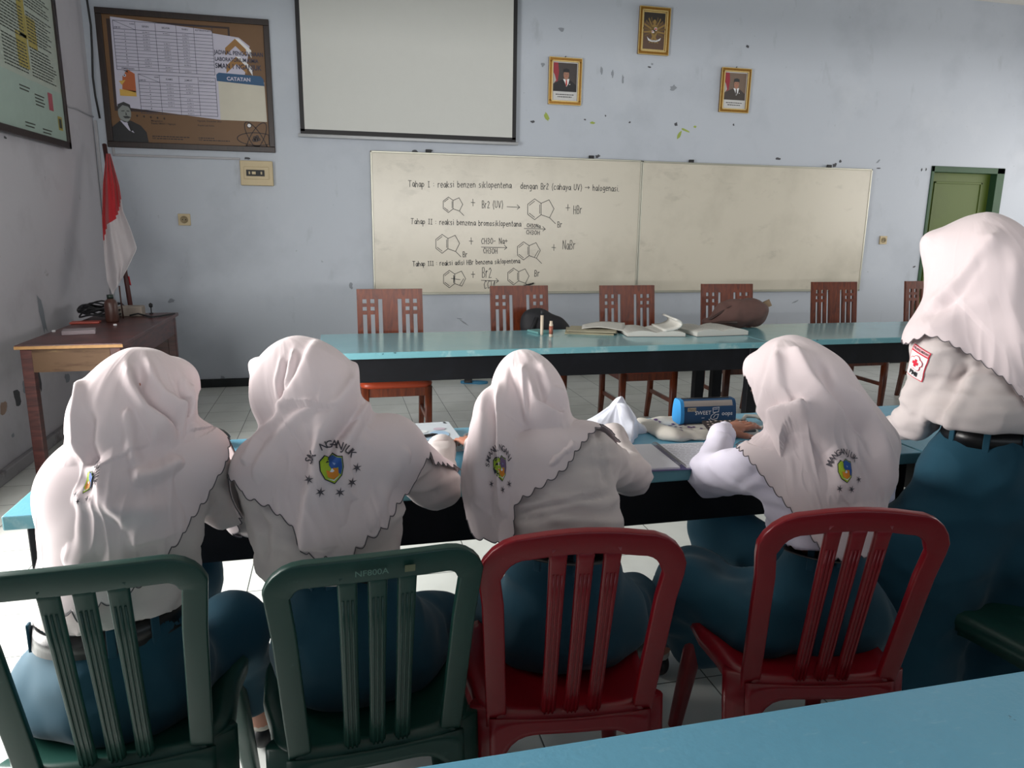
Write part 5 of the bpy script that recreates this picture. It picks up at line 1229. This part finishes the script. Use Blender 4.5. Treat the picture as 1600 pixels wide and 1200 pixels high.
def bagz(x, y):
    h_ = bvt.ray_cast(Vector((x-1.16, y-2.13, .3)), Vector((0, 0, -1)))[0]; return TZ+(h_.z if h_ else .0)
# blue pencil case
m_pcb = mat('pencilcase_blue', '0f4068', .6, bump=.15, bscale=500); m_pcl = mat('pencilcase_light_blue', '2f8fd0', .6); m_pcg = mat('pencilcase_beige', '9d958f', .7)
pc = np.array([1.19, 2.155]); root = empty('pencil_case', (pc[0], pc[1], max(bagz(1.12, 2.15), bagz(1.25, 2.15))+.001)); root.rotation_euler = (0, 0, -.05); tag(root, 'dark blue zipped pencil case with white lettering, standing on the tote bag', 'pencil case')
W_, D_c, H_c = .098, .036, .080
def pcs(u, v):
    a = v*2*PI; e = .34; y = D_c*math.copysign(abs(math.cos(a))**e, math.cos(a)); z = H_c/2+H_c/2*math.copysign(abs(math.sin(a))**e, math.sin(a)); y *= 1-.35*(z/H_c)**3; return (-W_+2*W_*u, y, z)
def band(name, u0, u1, keep, m, g=0.0):
    b = MB(); nv = 49; nu = 10; vs = []
    for j in range(nv):
        for i in range(nu): x, y, z = pcs(u0+(u1-u0)*i/(nu-1), j/(nv-1)); k = 1+g/.036; vs.append((x, y*k, H_c/2+(z-H_c/2)*(1+g/.04)))
    fs = [(j*nu+i, j*nu+i+1, (j+1)*nu+i+1, (j+1)*nu+i) for j in range(nv-1) for i in range(nu-1) if keep((vs[j*nu+i][2]+vs[(j+1)*nu+i][2])/2, (vs[j*nu+i][1]+vs[(j+1)*nu+i][1])/2)]
    b.add(vs, fs, 0, True); return b.build(name, m, root)
band('case_body', 0, 1, lambda z, y: True, m_pcb); band('top_band', .03, .97, lambda z, y: .055 < z < .077, m_pcg, .0008)
for s in (-1, 1):
    b = MB(); vs = [(s*W_, *pcs(0, j/32)[1:]) for j in range(32)]; b.poly([(v[0], v[1]*1.02, H_c/2+(v[2]-H_c/2)*1.02) for v in vs]); b.poly([(v[0]-s*.010, v[1]*1.02, H_c/2+(v[2]-H_c/2)*1.02) for v in vs])
    n0 = len(b.v); rim = [(v[0], v[1]*1.03, H_c/2+(v[2]-H_c/2)*1.03) for v in vs]+[(v[0]-s*.012, v[1]*1.03, H_c/2+(v[2]-H_c/2)*1.03) for v in vs]; b.add(rim, [(i, (i+1) % 32, 32+(i+1) % 32, 32+i) for i in range(32)]); b.build('end_panel', m_pcl if s < 0 else m_pcb, root)
b = MB(); b.tube([(-.085, 0, H_c+.001), (.085, 0, H_c+.001)], .0028, 8); b.build('zipper', m_ink, root)
b = MB(); b.box((.075, -.018, H_c-.006), (.016, .002, .006), None, 0, .001); b.build('zip_pull', m_metal, root)
A = Art((0, -D_c-.0022, 0), (1, 0, 0), (0, 0, 1), (0, -1, 0))
A.text('SWEET', -.050, .034, .0132, m_white, 1, bold=.01); A.text('oops', .045, .030, .014, m_white, 1, bold=.01)
A.line([(.012, .056), (.034, .058), (.033, .042), (.014, .040), (.012, .056)], .002, m_white, 1); A.line([(.016, .051), (.029, .052)], .0018, m_white, 1); A.line([(.022, .040), (.008, .03), (.006, .02), (.016, .016), (.03, .02), (.034, .034), (.022, .032), (.016, .022)], .002, m_white, 1); A.line([(.0, .018), (.008, .012), (.03, .013)], .002, m_white, 1)
A.rect(-.026, .022, -.016, .0235, m_white, 1); A.rect(-.077, .046, -.047, .0585, mat('label_tan', 'b0a289', .7), 2); A.text('Pencil', -.074, .049, .008, m_ink, 3)
A.build('lettering', root)
# phone in a spotted case
root = empty('phone', (1.215, 2.035, max(bagz(1.2, 2.05), bagz(1.25, 2.0))+.004)); root.rotation_euler = (math.radians(12), 0, -.10); tag(root, 'phone in a black case with pale spots under the hand on the tote', 'phone')
b = MB(); b.box((0, 0, .005), (.155, .078, .009), None, 0, .004); b.build('case', mat('case_brown_black', '231a1a', .35), root)
A = Art((-.0775, -.039, .0096), (1, 0, 0), (0, 1, 0), (0, 0, 1)); r = random.Random(8)
for i in range(9):
    for j in range(4):
        x, y = .012+i*.0165+r.uniform(-.003, .003), .012+j*.018+r.uniform(-.003, .003); A.disc(x, y, .0042, mat('spot_pink', 'c9b4b0', .5), 1, 8, .003)
A.build('spots', root)
# spiral notebook, open
root = empty('spiral_notebook', (.93, 1.875, TZ)); root.rotation_euler = (0, 0, -.06); tag(root, 'open spiral notebook between the third and fourth girl', 'notebook')
b = MB(); b.box((-.085, 0, .004), (.15, .225, .008), None, 0, .002); b.box((.085, 0, .003), (.15, .225, .006), None, 0, .002); b.build('pages', mat('notebook_paper', 'd3d3da', .8, var=.02), root)
b = MB(); b.box((.0, -.003, .0012), (.33, .235, .0022), None, 0, .001); b.build('cover', mat('notebook_cover_purple', '57507c', .5), root)
b = MB()
for i in range(26): y = -.105+.21*i/25; b.tube([(.010*math.cos(t), y+.001*t, .006+.008*math.sin(t)) for t in np.linspace(-.6, PI+.6, 9)], .0011, 5)
b.build('wire_spiral', m_metal, root)
textlines(root, .02, .15, -.09, .10, 12, lambda u: .0066, m_grey_ink, 4)
# patterned sheet under the standing girl's hand
root = empty('patterned_folder', (1.60, 2.02, TZ)); root.rotation_euler = (0, 0, .2); tag(root, 'grey folder with a diamond pattern beside the standing girl', 'folder')
b = MB(); b.box((0, 0, .004), (.25, .3, .008), None, 0, .003); b.build('cover', mat('folder_grey', '9a9aa6', .5), root)
A = Art((-.125, -.15, .0082), (1, 0, 0), (0, 1, 0), (0, 0, 1))
for i in range(5):
    for j in range(5): x, y = .025+i*.05, .03+j*.06; A.poly([(x-.02, y), (x, y-.026), (x+.02, y), (x, y+.026)], mat('folder_diamond', 'c8c8d6', .5), 1)
A.build('diamond_print', root)
# ---- far table
p = atz(857, 527, TZ)
root = empty('glue_tube', (p[0]+.015, p[1], TZ)); tag(root, 'short tube with reddish label standing on the turquoise table', 'tube')
b = MB(); b.lathe([(.001, 0), (.011, 0), (.012, .01), (.012, .08), (.009, .085), (.009, .1), (.001, .1)], n=16); b.build('tube_body', mat('tube_cream', 'c7b7a4', .4), root)
b = MB(); b.lathe([(.0125, .02), (.0125, .07)], n=16); b.build('label_band', mat('tube_label', '9a5a48', .5), root)
root = empty('glue_tube', (p[0]-.015, p[1]+.10, TZ)); tag(root, 'taller slim cream tube with dark cap on the turquoise table', 'tube')
b = MB(); b.lathe([(.001, 0), (.009, 0), (.010, .01), (.010, .125), (.001, .128)], n=16); b.build('tube_body', MATS['tube_cream'], root)
b = MB(); b.lathe([(.0105, .125), (.0105, .155), (.001, .157)], n=16); b.build('cap', m_ink, root)
def openbook(name, x, y, rz, w, h, th, label, curl=False, seed=0):
    root = empty(name, (x, y, TZ)); root.rotation_euler = (0, 0, rz); tag(root, label, 'book', 'open books on the turquoise table')
    zl = lambda u, v=0: .002+th*(.25+.75*math.sin(PI*min(1, u*1.1)/1.1)**.6) if True else 0
    b = MB()
    for s in (-1, 1):
        zf = lambda u: .003+th*(.35+.65*math.sin(PI*(.08+.86*u))**.7)
        vs = []; nx = 16
        for j in range(2):
            for i in range(nx): u = i/(nx-1); vs.append((s*w*u, -h/2+h*j, zf(1-u) if False else zf(u)))
        for j in range(2):
            for i in range(nx): u = i/(nx-1); vs.append((s*w*u, -h/2+h*j, .002))
        f = []
        for i in range(nx-1): f += [(i, i+1, nx+i+1, nx+i), (2*nx+i, 3*nx+i, 3*nx+i+1, 2*nx+i+1), (i, 2*nx+i, 2*nx+i+1, i+1), (nx+i, nx+i+1, 3*nx+i+1, 3*nx+i)]
        f += [(nx-1, 3*nx-1, 4*nx-1, 2*nx-1)]
        b.add(vs, f, 0, False)
    b.build('pages', m_page, root, autosmooth=True)
    b = MB(); b.box((0, 0, .001), (2*w+.01, h+.01, .002), None, 0, .0008); b.build('cover', mat('book_cover_dark', '2b2d33', .5), root)
    textlines(root, .02, w-.02, -h/2+.02, h/2-.02, 14, lambda u: .004+th*(.35+.65*math.sin(PI*(.08+.86*(.02+u*(w-.04))/w))**.7), m_grey_ink, seed)
    textlines(root, -w+.02, -.02, -h/2+.02, h/2-.02, 14, lambda u: .004+th*(.35+.65*math.sin(PI*(.08+.86*(w-.02-u*(w-.04))/w))**.7), m_grey_ink, seed+1)
    if curl:
        b = MB(); b.grid(lambda u, v: (w*.25+.10*math.sin(u*2.6)+.02*u, -h/2+h*v, th+.004+.075*(1-math.cos(u*2.6))*.5), 14, 5, 0); o = b.build('curled_pages', m_page, root); solid(o, .012, 0)
    return root
c1 = atz(1016, 521, TZ); openbook('open_book', c1[0], c1[1], -.15, .185, .29, .034, 'open book with curling pages, middle of the three on the turquoise table', True, 3)
c2 = atz(1110, 520, TZ); openbook('open_book', c2[0], c2[1], .06, .185, .29, .042, 'open book beside the brown bag on the turquoise table', False, 9)
c3 = atz(921, 519, TZ); root = empty('notebook_stack', (c3[0], c3[1], TZ)); root.rotation_euler = (0, 0, -.35); tag(root, 'pile of thin worn exercise books with a white sheet on top, near the tubes', 'notebook')
for k, (dx, dy, a, t, c) in enumerate(((0, 0, 0, .008, 'a39c82'), (.01, .01, .1, .007, '8f8a76'), (.02, .0, -.08, .006, 'a8a28b'))):
    b = MB(); b.box((dx, dy, .004+k*.0078), (.31, .24, t), rotm(a), 0, .002); b.build('exercise_book', mat('exercise_cover_'+c, c, .7, var=.12), root)
b = MB(); b.grid(lambda u, v: (-.05+.28*u, -.04+.2*v, .026+.03*u*v+.012*math.sin(u*4)), 12, 8); o = b.build('loose_sheet', m_page, root); solid(o, .002, 0)
# bags
f = Field(.05); f.ell((0, 0, .10), (.17, .10, .10)); f.ell((-.09, .0, .09), (.12, .09, .085)); f.ell((.10, .0, .10), (.09, .085, .09)); f.ell((-.2, -.02, .04), (.10, .06, .04))
p = atz(1180, 520, TZ); root = empty('shoulder_bag', (p[0]+.05, p[1]+.27, TZ)); tag(root, 'dusty brown shoulder bag slumped on the far table', 'bag')
m_bagb = mat('bag_brown', '5b413c', .75, bump=.2, bscale=300); soft('bag_body', f, m_bagb, None, .012, (14, 14, 14), 5, .011, root, floor=.002)
b = MB(); b.tube([(-.28, -.03, .04), (-.22, -.05, .09), (-.14, -.06, .14), (-.06, -.05, .17), (0, -.04, .185)], .009, 8); b.tube([(-.36, -.04, .01), (-.30, -.08, .03), (-.2, -.11, .05), (-.1, -.12, .05)], .010, 8); b.build('strap', mat('strap_dark_brown', '35211d', .6), root)
b = MB(); b.grid(lambda u, v: (.17+.05*u, -.02+.04*v, .13+.04*v+.02*u), 5, 5); o = b.build('tag', mat('tag_tan', '8f7a63', .7), root); solid(o, .004, 0)
f = Field(.05); f.ell((0, 0, .22), (.15, .09, .24)); f.ell((-.05, 0, .36), (.10, .075, .10)); f.ell((.10, 0, .27), (.11, .07, .12)); f.ell((-.02, 0, .08), (.17, .1, .1))
q = at(846, 484, 4.86); root = empty('backpack', (q[0], 4.86, .482)); tag(root, 'black backpack on the seat of the second wooden chair', 'bag')
sc_ = (q[2]-.482)/.455
ob = soft('bag_body', f, mat('bag_black', '14151b', .7, bump=.2, bscale=300), None, .014, (10, 10, 10), 6, .012, root, floor=.002); ob.scale = (1, 1, sc_)
b = MB(); b.tube([(-.06, -.08, .40*sc_), (-.10, -.11, .30*sc_), (-.10, -.11, .15*sc_), (-.06, -.09, .05*sc_)], .011, 8); b.build('strap', MATS['bag_black'], root)
p = atz(840, 519, TZ); b = MB(); b.box((0, 0, .008), (.09, .13, .014), rotm(.3), 0, .002); puttag(b, 'small_notebook', mat('cover_teal', '5f8f8e', .6), (p[0], p[1]-.02, TZ), 'small teal notebook at the edge of the far table before the backpack', 'notebook')
# slipper by the wall
p = atz(741, 599, 0); root = empty('slipper', (p[0], p[1], 0)); root.rotation_euler = (0, 0, 1.35); tag(root, 'blue and black slipper on the floor by the back wall', 'slipper')
def sole(u, v):
    a = u*2*PI; k = [1, 1.02, 1, .01][int(round(v*3))]; z = [0, .012, .022, .022][int(round(v*3))]; y = .125*math.sin(a); w = .045*(1-.25*math.cos(2.2*a+.6)); return (w*math.cos(a)*k, y*k, z)
b = MB(); b.grid(sole, 32, 4, closed_u=True); b.build('sole', mat('sole_blue', '2a6f92', .6), root)
b = MB(); b.grid(lambda u, v: (.05*math.cos(PI*u), .02+.07*v, .015+(.045-.012*v)*math.sin(PI*u)), 14, 6); o = b.build('strap', m_ink, root); solid(o, .004, 0)

# ================================================================== PEOPLE
A_ = lambda *p: at(*p)
def arc_letters(txt, a0, step): return [(c, a0-i*step) for i, c in enumerate(txt) if c != ' ']
people = []
# leftmost girl, leaning to the right, head turned right
people.append(dict(seed=1, label='seated person in pale hijab, emblem half hidden in folds, on the leftmost green chair', yaw=-8, lean=14,
    HC=A_(214, 638, 1.49), head_dir=(-38, 22, 4), SL=A_(136, 768, 1.47), SR=A_(302, 722, 1.49), CH=A_(200, 800, 1.45), WA=A_(192, 930, 1.45), PV=A_(180, 1060, 1.50),
    chest=(.142, .105, .17), waist=(.15, .11, .16), pelvis=(.19, .15, .12), hg=.009, cape=.5, brim=[(at(274, 596, 1.57), at(274, 640, 1.57), .034)],
    EL=A_(125, 810, 1.70), WL=A_(215, 720, 1.98), ER=A_(352, 785, 1.60), WR=A_(318, 715, 1.97),
    HL=A_(120, 1080, 1.55), HR=A_(255, 1075, 1.55), KL=np.array([-.42, 1.98, .50]), KR=A_(358, 985, 1.70), AL=np.array([-.42, 1.98, .09]), AR=np.array([-.24, 1.85, .09]),
    sfolds=[([(300, 920), (270, 960), (230, 985)], 8, .008, 'v'), ([(320, 900), (290, 950), (250, 990)], 7, .006, 'r'), ([(330, 760), (345, 800), (365, 830)], 8, .006, 'v')],
    zb=A_(192, 1010, 1.30)[2]-.01, belt_tilt=(.12, 0),
    hem=[(40, 500), (400, 500), (352, 600), (352, 708), (348, 723), (333, 747), (320, 773), (293, 813), (277, 837), (250, 873), (215, 910), (156, 937), (144, 945), (125, 955), (99, 943), (87, 936), (70, 915), (20, 905), (20, 500)],
    front=118, folds=[([(213, 563), (222, 605), (240, 645), (262, 668), (287, 679)], 9, .012, 'v'), ([(200, 640), (204, 690), (213, 733)], 10, .008, 'r'), ([(235, 697), (262, 684), (290, 677)], 7, .018, 's'),
        ([(205, 748), (245, 738), (290, 718)], 12, .009, 'r'), ([(127, 593), (119, 653), (123, 715)], 6, .008, 'r'), ([(133, 728), (157, 765), (200, 825), (210, 860)], 9, .010, 's'), ([(277, 590), (288, 630), (290, 665)], 5, .006, 'v'),
        ([(300, 600), (298, 640), (288, 668)], 5, .005, 'r'), ([(140, 640), (135, 690), (150, 730)], 10, -.01, 'r'), ([(110, 770), (180, 790), (260, 790)], 16, .006, 'r'), ([(90, 860), (150, 885), (220, 870)], 16, .006, 'r')],
    emblems=[(142, 752, .030, -18, .55, arc_letters('NGANJUK', 5, 14), (-40, 0, 45), False)]))
# second girl, head turned left
people.append(dict(seed=2, label='seated person in pale hijab, head turned left, large emblem mid-back', yaw=2, lean=14,
    HC=A_(478, 617, 1.50), head_dir=(48, 26, 0), SL=A_(425, 738, 1.47), SR=A_(606, 706, 1.47), CH=A_(510, 790, 1.45), WA=A_(515, 880, 1.42), PV=A_(560, 1010, 1.50),
    chest=(.155, .105, .17), waist=(.14, .105, .16), pelvis=(.185, .15, .12), hg=.012, cape=.5, brim=[(at(402, 573, 1.61), at(419, 618, 1.59), .010)],
    EL=A_(400, 800, 1.66), WL=A_(450, 730, 1.95), ER=A_(682, 762, 1.64), WR=A_(690, 722, 1.92),
    HL=A_(505, 1020, 1.52), HR=A_(620, 1015, 1.52), KL=np.array([.02, 1.98, .50]), KR=A_(676, 978, 1.70), AL=np.array([.02, 2.0, .09]), AR=np.array([.2, 1.98, .09]),
    sfolds=[([(395, 790), (418, 830), (412, 880)], 7, .008, 'v'), ([(650, 780), (680, 770), (700, 745)], 7, .006, 'v'), ([(600, 840), (625, 800), (638, 770)], 8, .005, 'r')],
    zb=A_(515, 932, 1.30)[2]-.01,
    hem=[(300, 480), (720, 480), (720, 640), (668, 690), (675, 697), (660, 720), (640, 760), (620, 780), (600, 815), (570, 835), (545, 860), (530, 867), (490, 862), (470, 852), (469, 838), (460, 815), (420, 785), (385, 770), (378, 755), (350, 730), (300, 700)],
    front=112, folds=[([(493, 525), (473, 573), (453, 617), (438, 640), (446, 655)], 6, .012, 's'), ([(497, 655), (493, 707), (478, 770), (470, 830), (468, 860)], 5, .012, 's'), ([(575, 560), (563, 625), (520, 695), (505, 730)], 9, .010, 'v'),
        ([(455, 645), (410, 687), (380, 730)], 10, .008, 'r'), ([(500, 640), (470, 660), (430, 700), (395, 760)], 12, .009, 'r'), ([(560, 600), (520, 650), (470, 690)], 14, .008, 'r'), ([(448, 560), (440, 600), (444, 630)], 4, .005, 'v'), ([(460, 545), (455, 590), (450, 610)], 4, .005, 'r'),
        ([(640, 690), (600, 760), (560, 830)], 18, .007, 'r'), ([(560, 700), (570, 780), (540, 850)], 18, -.006, 'r')],
    emblems=[(519, 733, .040, 6, 1.0, arc_letters('SM', 62, 14)+arc_letters('NGANJUK', 12, 12.5), (-75, -35, 10, 45, 80), False)]))
# third girl, bent straight forward
people.append(dict(seed=3, label='seated person in pale hijab with purple and green emblem, head bowed', yaw=-4, lean=18,
    HC=A_(822, 622, 1.60), head_dir=(2, 38, 0), SL=A_(790, 745, 1.50), SR=A_(918, 715, 1.50), CH=A_(862, 775, 1.47), WA=A_(880, 840, 1.42), PV=A_(885, 960, 1.50),
    chest=(.14, .10, .16), waist=(.135, .10, .15), pelvis=(.175, .145, .12), hg=.008,
    EL=A_(800, 790, 1.68), WL=A_(745, 715, 1.93), ER=A_(985, 742, 1.72), WR=A_(955, 722, 1.95),
    HL=A_(830, 970, 1.52), HR=A_(940, 965, 1.52), KL=A_(792, 960, 1.72), KR=A_(985, 945, 1.72), AL=np.array([.42, 1.95, .09]), AR=np.array([.62, 1.9, .09]), shoes='LR', sfolds=[([(806, 802), (860, 789), (955, 772)], 4, .008, 'v'), ([(820, 822), (880, 812), (950, 815)], 6, .005, 'r'), ([(930, 660), (938, 720), (945, 760)], 5, .005, 'v')],
    zb=A_(880, 878, 1.30)[2]-.005, belt_tilt=(-.05, 0),
    hem=[(650, 480), (1000, 480), (1000, 655), (940, 660), (920, 675), (900, 700), (885, 725), (860, 745), (830, 765), (804, 782), (803, 846), (775, 845), (740, 830), (733, 805), (680, 790), (650, 700)],
    front=76, cape=.2, hextra=[(A_(765, 740, 1.50), np.array([.05, .09, .14]), None)], hcaps=[(A_(775, 640, 1.55), A_(768, 835, 1.46), .05, .045), (A_(915, 700, 1.62), A_(952, 800, 1.62), .03, .03)],
    folds=[([(802, 575), (802, 640), (802, 706), (801, 784), (802, 850)], 4, -.016, 's'), ([(816, 574), (816, 616), (820, 650)], 5, .009, 'r'), ([(818, 652), (850, 655), (895, 650)], 6, .010, 's'), ([(829, 560), (850, 619), (885, 645)], 8, .010, 'v'),
        ([(820, 690), (841, 738), (865, 722), (900, 690)], 10, .010, 'r'), ([(781, 600), (784, 700), (786, 800)], 6, .008, 'r'), ([(760, 600), (750, 700), (748, 800)], 10, .005, 'r'), ([(768, 620), (767, 700), (765, 820)], 6, -.006, 'r'), ([(795, 560), (800, 600), (796, 660)], 5, -.008, 'r')],
    emblems=[(783, 732, .038, 0, .58, arc_letters('SMAN', 78, 17)+arc_letters('1', 12, 12)+arc_letters('NGANJ', -6, 15), (-45, 0, 40), True)]))
# fourth girl, turned left
people.append(dict(seed=4, label='seated person in pale hijab touching a spotted phone', yaw=26, lean=14, shirt_mat=m_shirt_w,
    HC=A_(1240, 600, 1.50), head_dir=(28, 34, 0), SL=A_(1205, 730, 1.50), SR=A_(1335, 735, 1.42), CH=A_(1275, 790, 1.45), WA=A_(1285, 850, 1.42), PV=A_(1290, 960, 1.47),
    chest=(.145, .105, .17), waist=(.14, .105, .15), pelvis=(.17, .15, .12), hg=.010, brim=[(at(1184, 575, 1.60), at(1190, 622, 1.58), .024)],
    EL=A_(1108, 742, 1.76), WL=A_(1128, 692, 1.90), hdL=np.array([.9, .35, .15]), hnL=(-.3, -.2, 1.), ER=A_(1362, 760, 1.66), WR=A_(1325, 700, 1.95),
    HL=A_(1225, 975, 1.50), HR=A_(1340, 970, 1.52), KL=A_(1082, 910, 1.74), KR=np.array([1.15, 1.95, .50]), AL=np.array([.96, 1.92, .10]), AR=np.array([1.17, 1.95, .09]), shoes='LR', thigh=(.10, .08), foot=10, ar=.064, sfolds=[([(1172, 800), (1200, 792), (1235, 802)], 6, .006, 'v'), ([(1180, 830), (1215, 840), (1260, 870)], 8, .006, 'r'), ([(1150, 760), (1175, 745), (1190, 720)], 7, .005, 'v')], drape=[(A_(1080, 925, 1.73), A_(1086, 1005, 1.70), .08, .07), (np.array([.97, 1.42, .445]), np.array([.90, 1.64, .455]), .075, .075), (np.array([.90, 1.64, .455]), np.array([.86, 1.68, .36]), .06, .05), (A_(1200, 965, 1.53), A_(1130, 985, 1.64), .10, .085)],
    zb=A_(1290, 885, 1.28)[2]-.005, bulge=[],
    hem=[(1080, 460), (1500, 460), (1450, 640), (1406, 700), (1405, 760), (1405, 790), (1400, 815), (1385, 840), (1345, 863), (1311, 869), (1285, 855), (1268, 833), (1251, 808), (1240, 797), (1210, 760), (1185, 725), (1160, 697), (1148, 687), (1130, 660), (1080, 600)],
    front=56, vis=.02, cape=.2, hcaps=[(A_(1322, 660, 1.45), A_(1340, 810, 1.36), .06, .055), (A_(1285, 600, 1.45), A_(1360, 695, 1.40), .06, .058)],
    folds=[([(1215, 530), (1203, 583), (1185, 640), (1182, 662)], 6, .010, 's'), ([(1262, 672), (1257, 650), (1227, 650), (1197, 663)], 6, .020, 's'), ([(1227, 645), (1273, 687), (1290, 707), (1303, 793)], 7, .013, 's'), ([(1240, 550), (1267, 600), (1320, 673)], 10, .010, 'r'),
        ([(1275, 560), (1300, 620), (1350, 690)], 10, -.009, 'r'), ([(1323, 600), (1370, 680), (1390, 780)], 12, .008, 'r'), ([(1215, 560), (1222, 620), (1240, 645)], 8, .008, 'r'), ([(1170, 590), (1172, 620), (1180, 645)], 5, -.006, 'r')],
    emblems=[(1321, 736, .038, 8, .75, arc_letters('MANGANJUK', 62, 14.5), (-30, 18, 62), False)], curl=.35))
# standing girl at the right
people.append(dict(seed=5, label='standing person in pale hijab with a red cross patch on the sleeve', yaw=10, lean=12,
    HC=A_(1532, 408, 1.62), head_dir=(18, 18, 0), SL=A_(1466, 545, 1.62), SR=A_(1660, 560, 1.58), CH=A_(1560, 590, 1.58), WA=A_(1550, 655, 1.56), PV=A_(1545, 760, 1.58),
    chest=(.155, .11, .17), waist=(.15, .115, .15), pelvis=(.19, .15, .15), hg=.014, brim=[(at(1456, 382, 1.70), at(1474, 432, 1.70), .012)],
    EL=A_(1432, 655, 1.70), WL=A_(1388, 672, 1.86), hdL=np.array([-.3, .9, -.35]), ER=A_(1690, 680, 1.7), WR=A_(1650, 700, 1.9),
    HL=A_(1500, 820, 1.60), HR=A_(1600, 820, 1.60), KL=np.array([1.58, 1.62, .48]), KR=np.array([1.80, 1.62, .48]), AL=np.array([1.56, 1.62, .09]), AR=np.array([1.80, 1.62, .09]), shoes='LR', thigh=(.13, .14), shin=(.14, .16),
    drape=[(A_(1500, 760, 1.58), np.array([1.52, 1.56, .2]), .10, .16), (A_(1600, 760, 1.56), np.array([1.85, 1.55, .2]), .12, .16)],
    zb=A_(1530, 690, 1.45)[2], bulge=[(A_(1545, 645, 1.55), np.array([.165, .13, .10]))], hemz=.12,
    hem=[(1380, 280), (1750, 280), (1750, 700), (1640, 655), (1600, 620), (1570, 590), (1530, 560), (1500, 542), (1475, 528), (1450, 520), (1430, 527), (1415, 535), (1400, 520), (1400, 400)],
    front=108, cape=.45, hk=.07, fk=1.2, neck=(.08, .10), hcaps=[(A_(1492, 452, 1.64), A_(1462, 520, 1.64), .05, .055), (A_(1560, 450, 1.58), A_(1580, 560, 1.52), .08, .08)], folds=[([(1535, 345), (1500, 437), (1479, 457)], 8, .010, 's'), ([(1567, 362), (1517, 428), (1446, 487)], 12, .012, 'r'), ([(1545, 400), (1500, 460), (1440, 500)], 8, -.009, 'r'), ([(1560, 470), (1500, 490), (1440, 520)], 14, .007, 'r'), ([(1590, 400), (1580, 480), (1600, 560)], 14, .008, 'r')],
    sfolds=[([(1510, 560), (1495, 600), (1470, 640), (1455, 690)], 10, .014, 'v'), ([(1560, 560), (1500, 585)], 8, .008, 'v'), ([(1400, 600), (1430, 640), (1450, 670)], 12, .006, 'r')],
    patch=(1432, 568, .058, -20)))


if True:
    for S in people:
        for q in 'LR':
            w_ = S['W'+q]
            if w_[1] > 1.76 and w_[2] < .805 and S['seed'] < 5:
                w_ = w_.copy(); w_[2] = .805; S['W'+q] = w_
                if 'hd'+q not in S: d_ = w_-S['E'+q]; d_[2] = -.02; S['hd'+q] = d_
        S.setdefault('shoes', 'LR'); build_person(S)
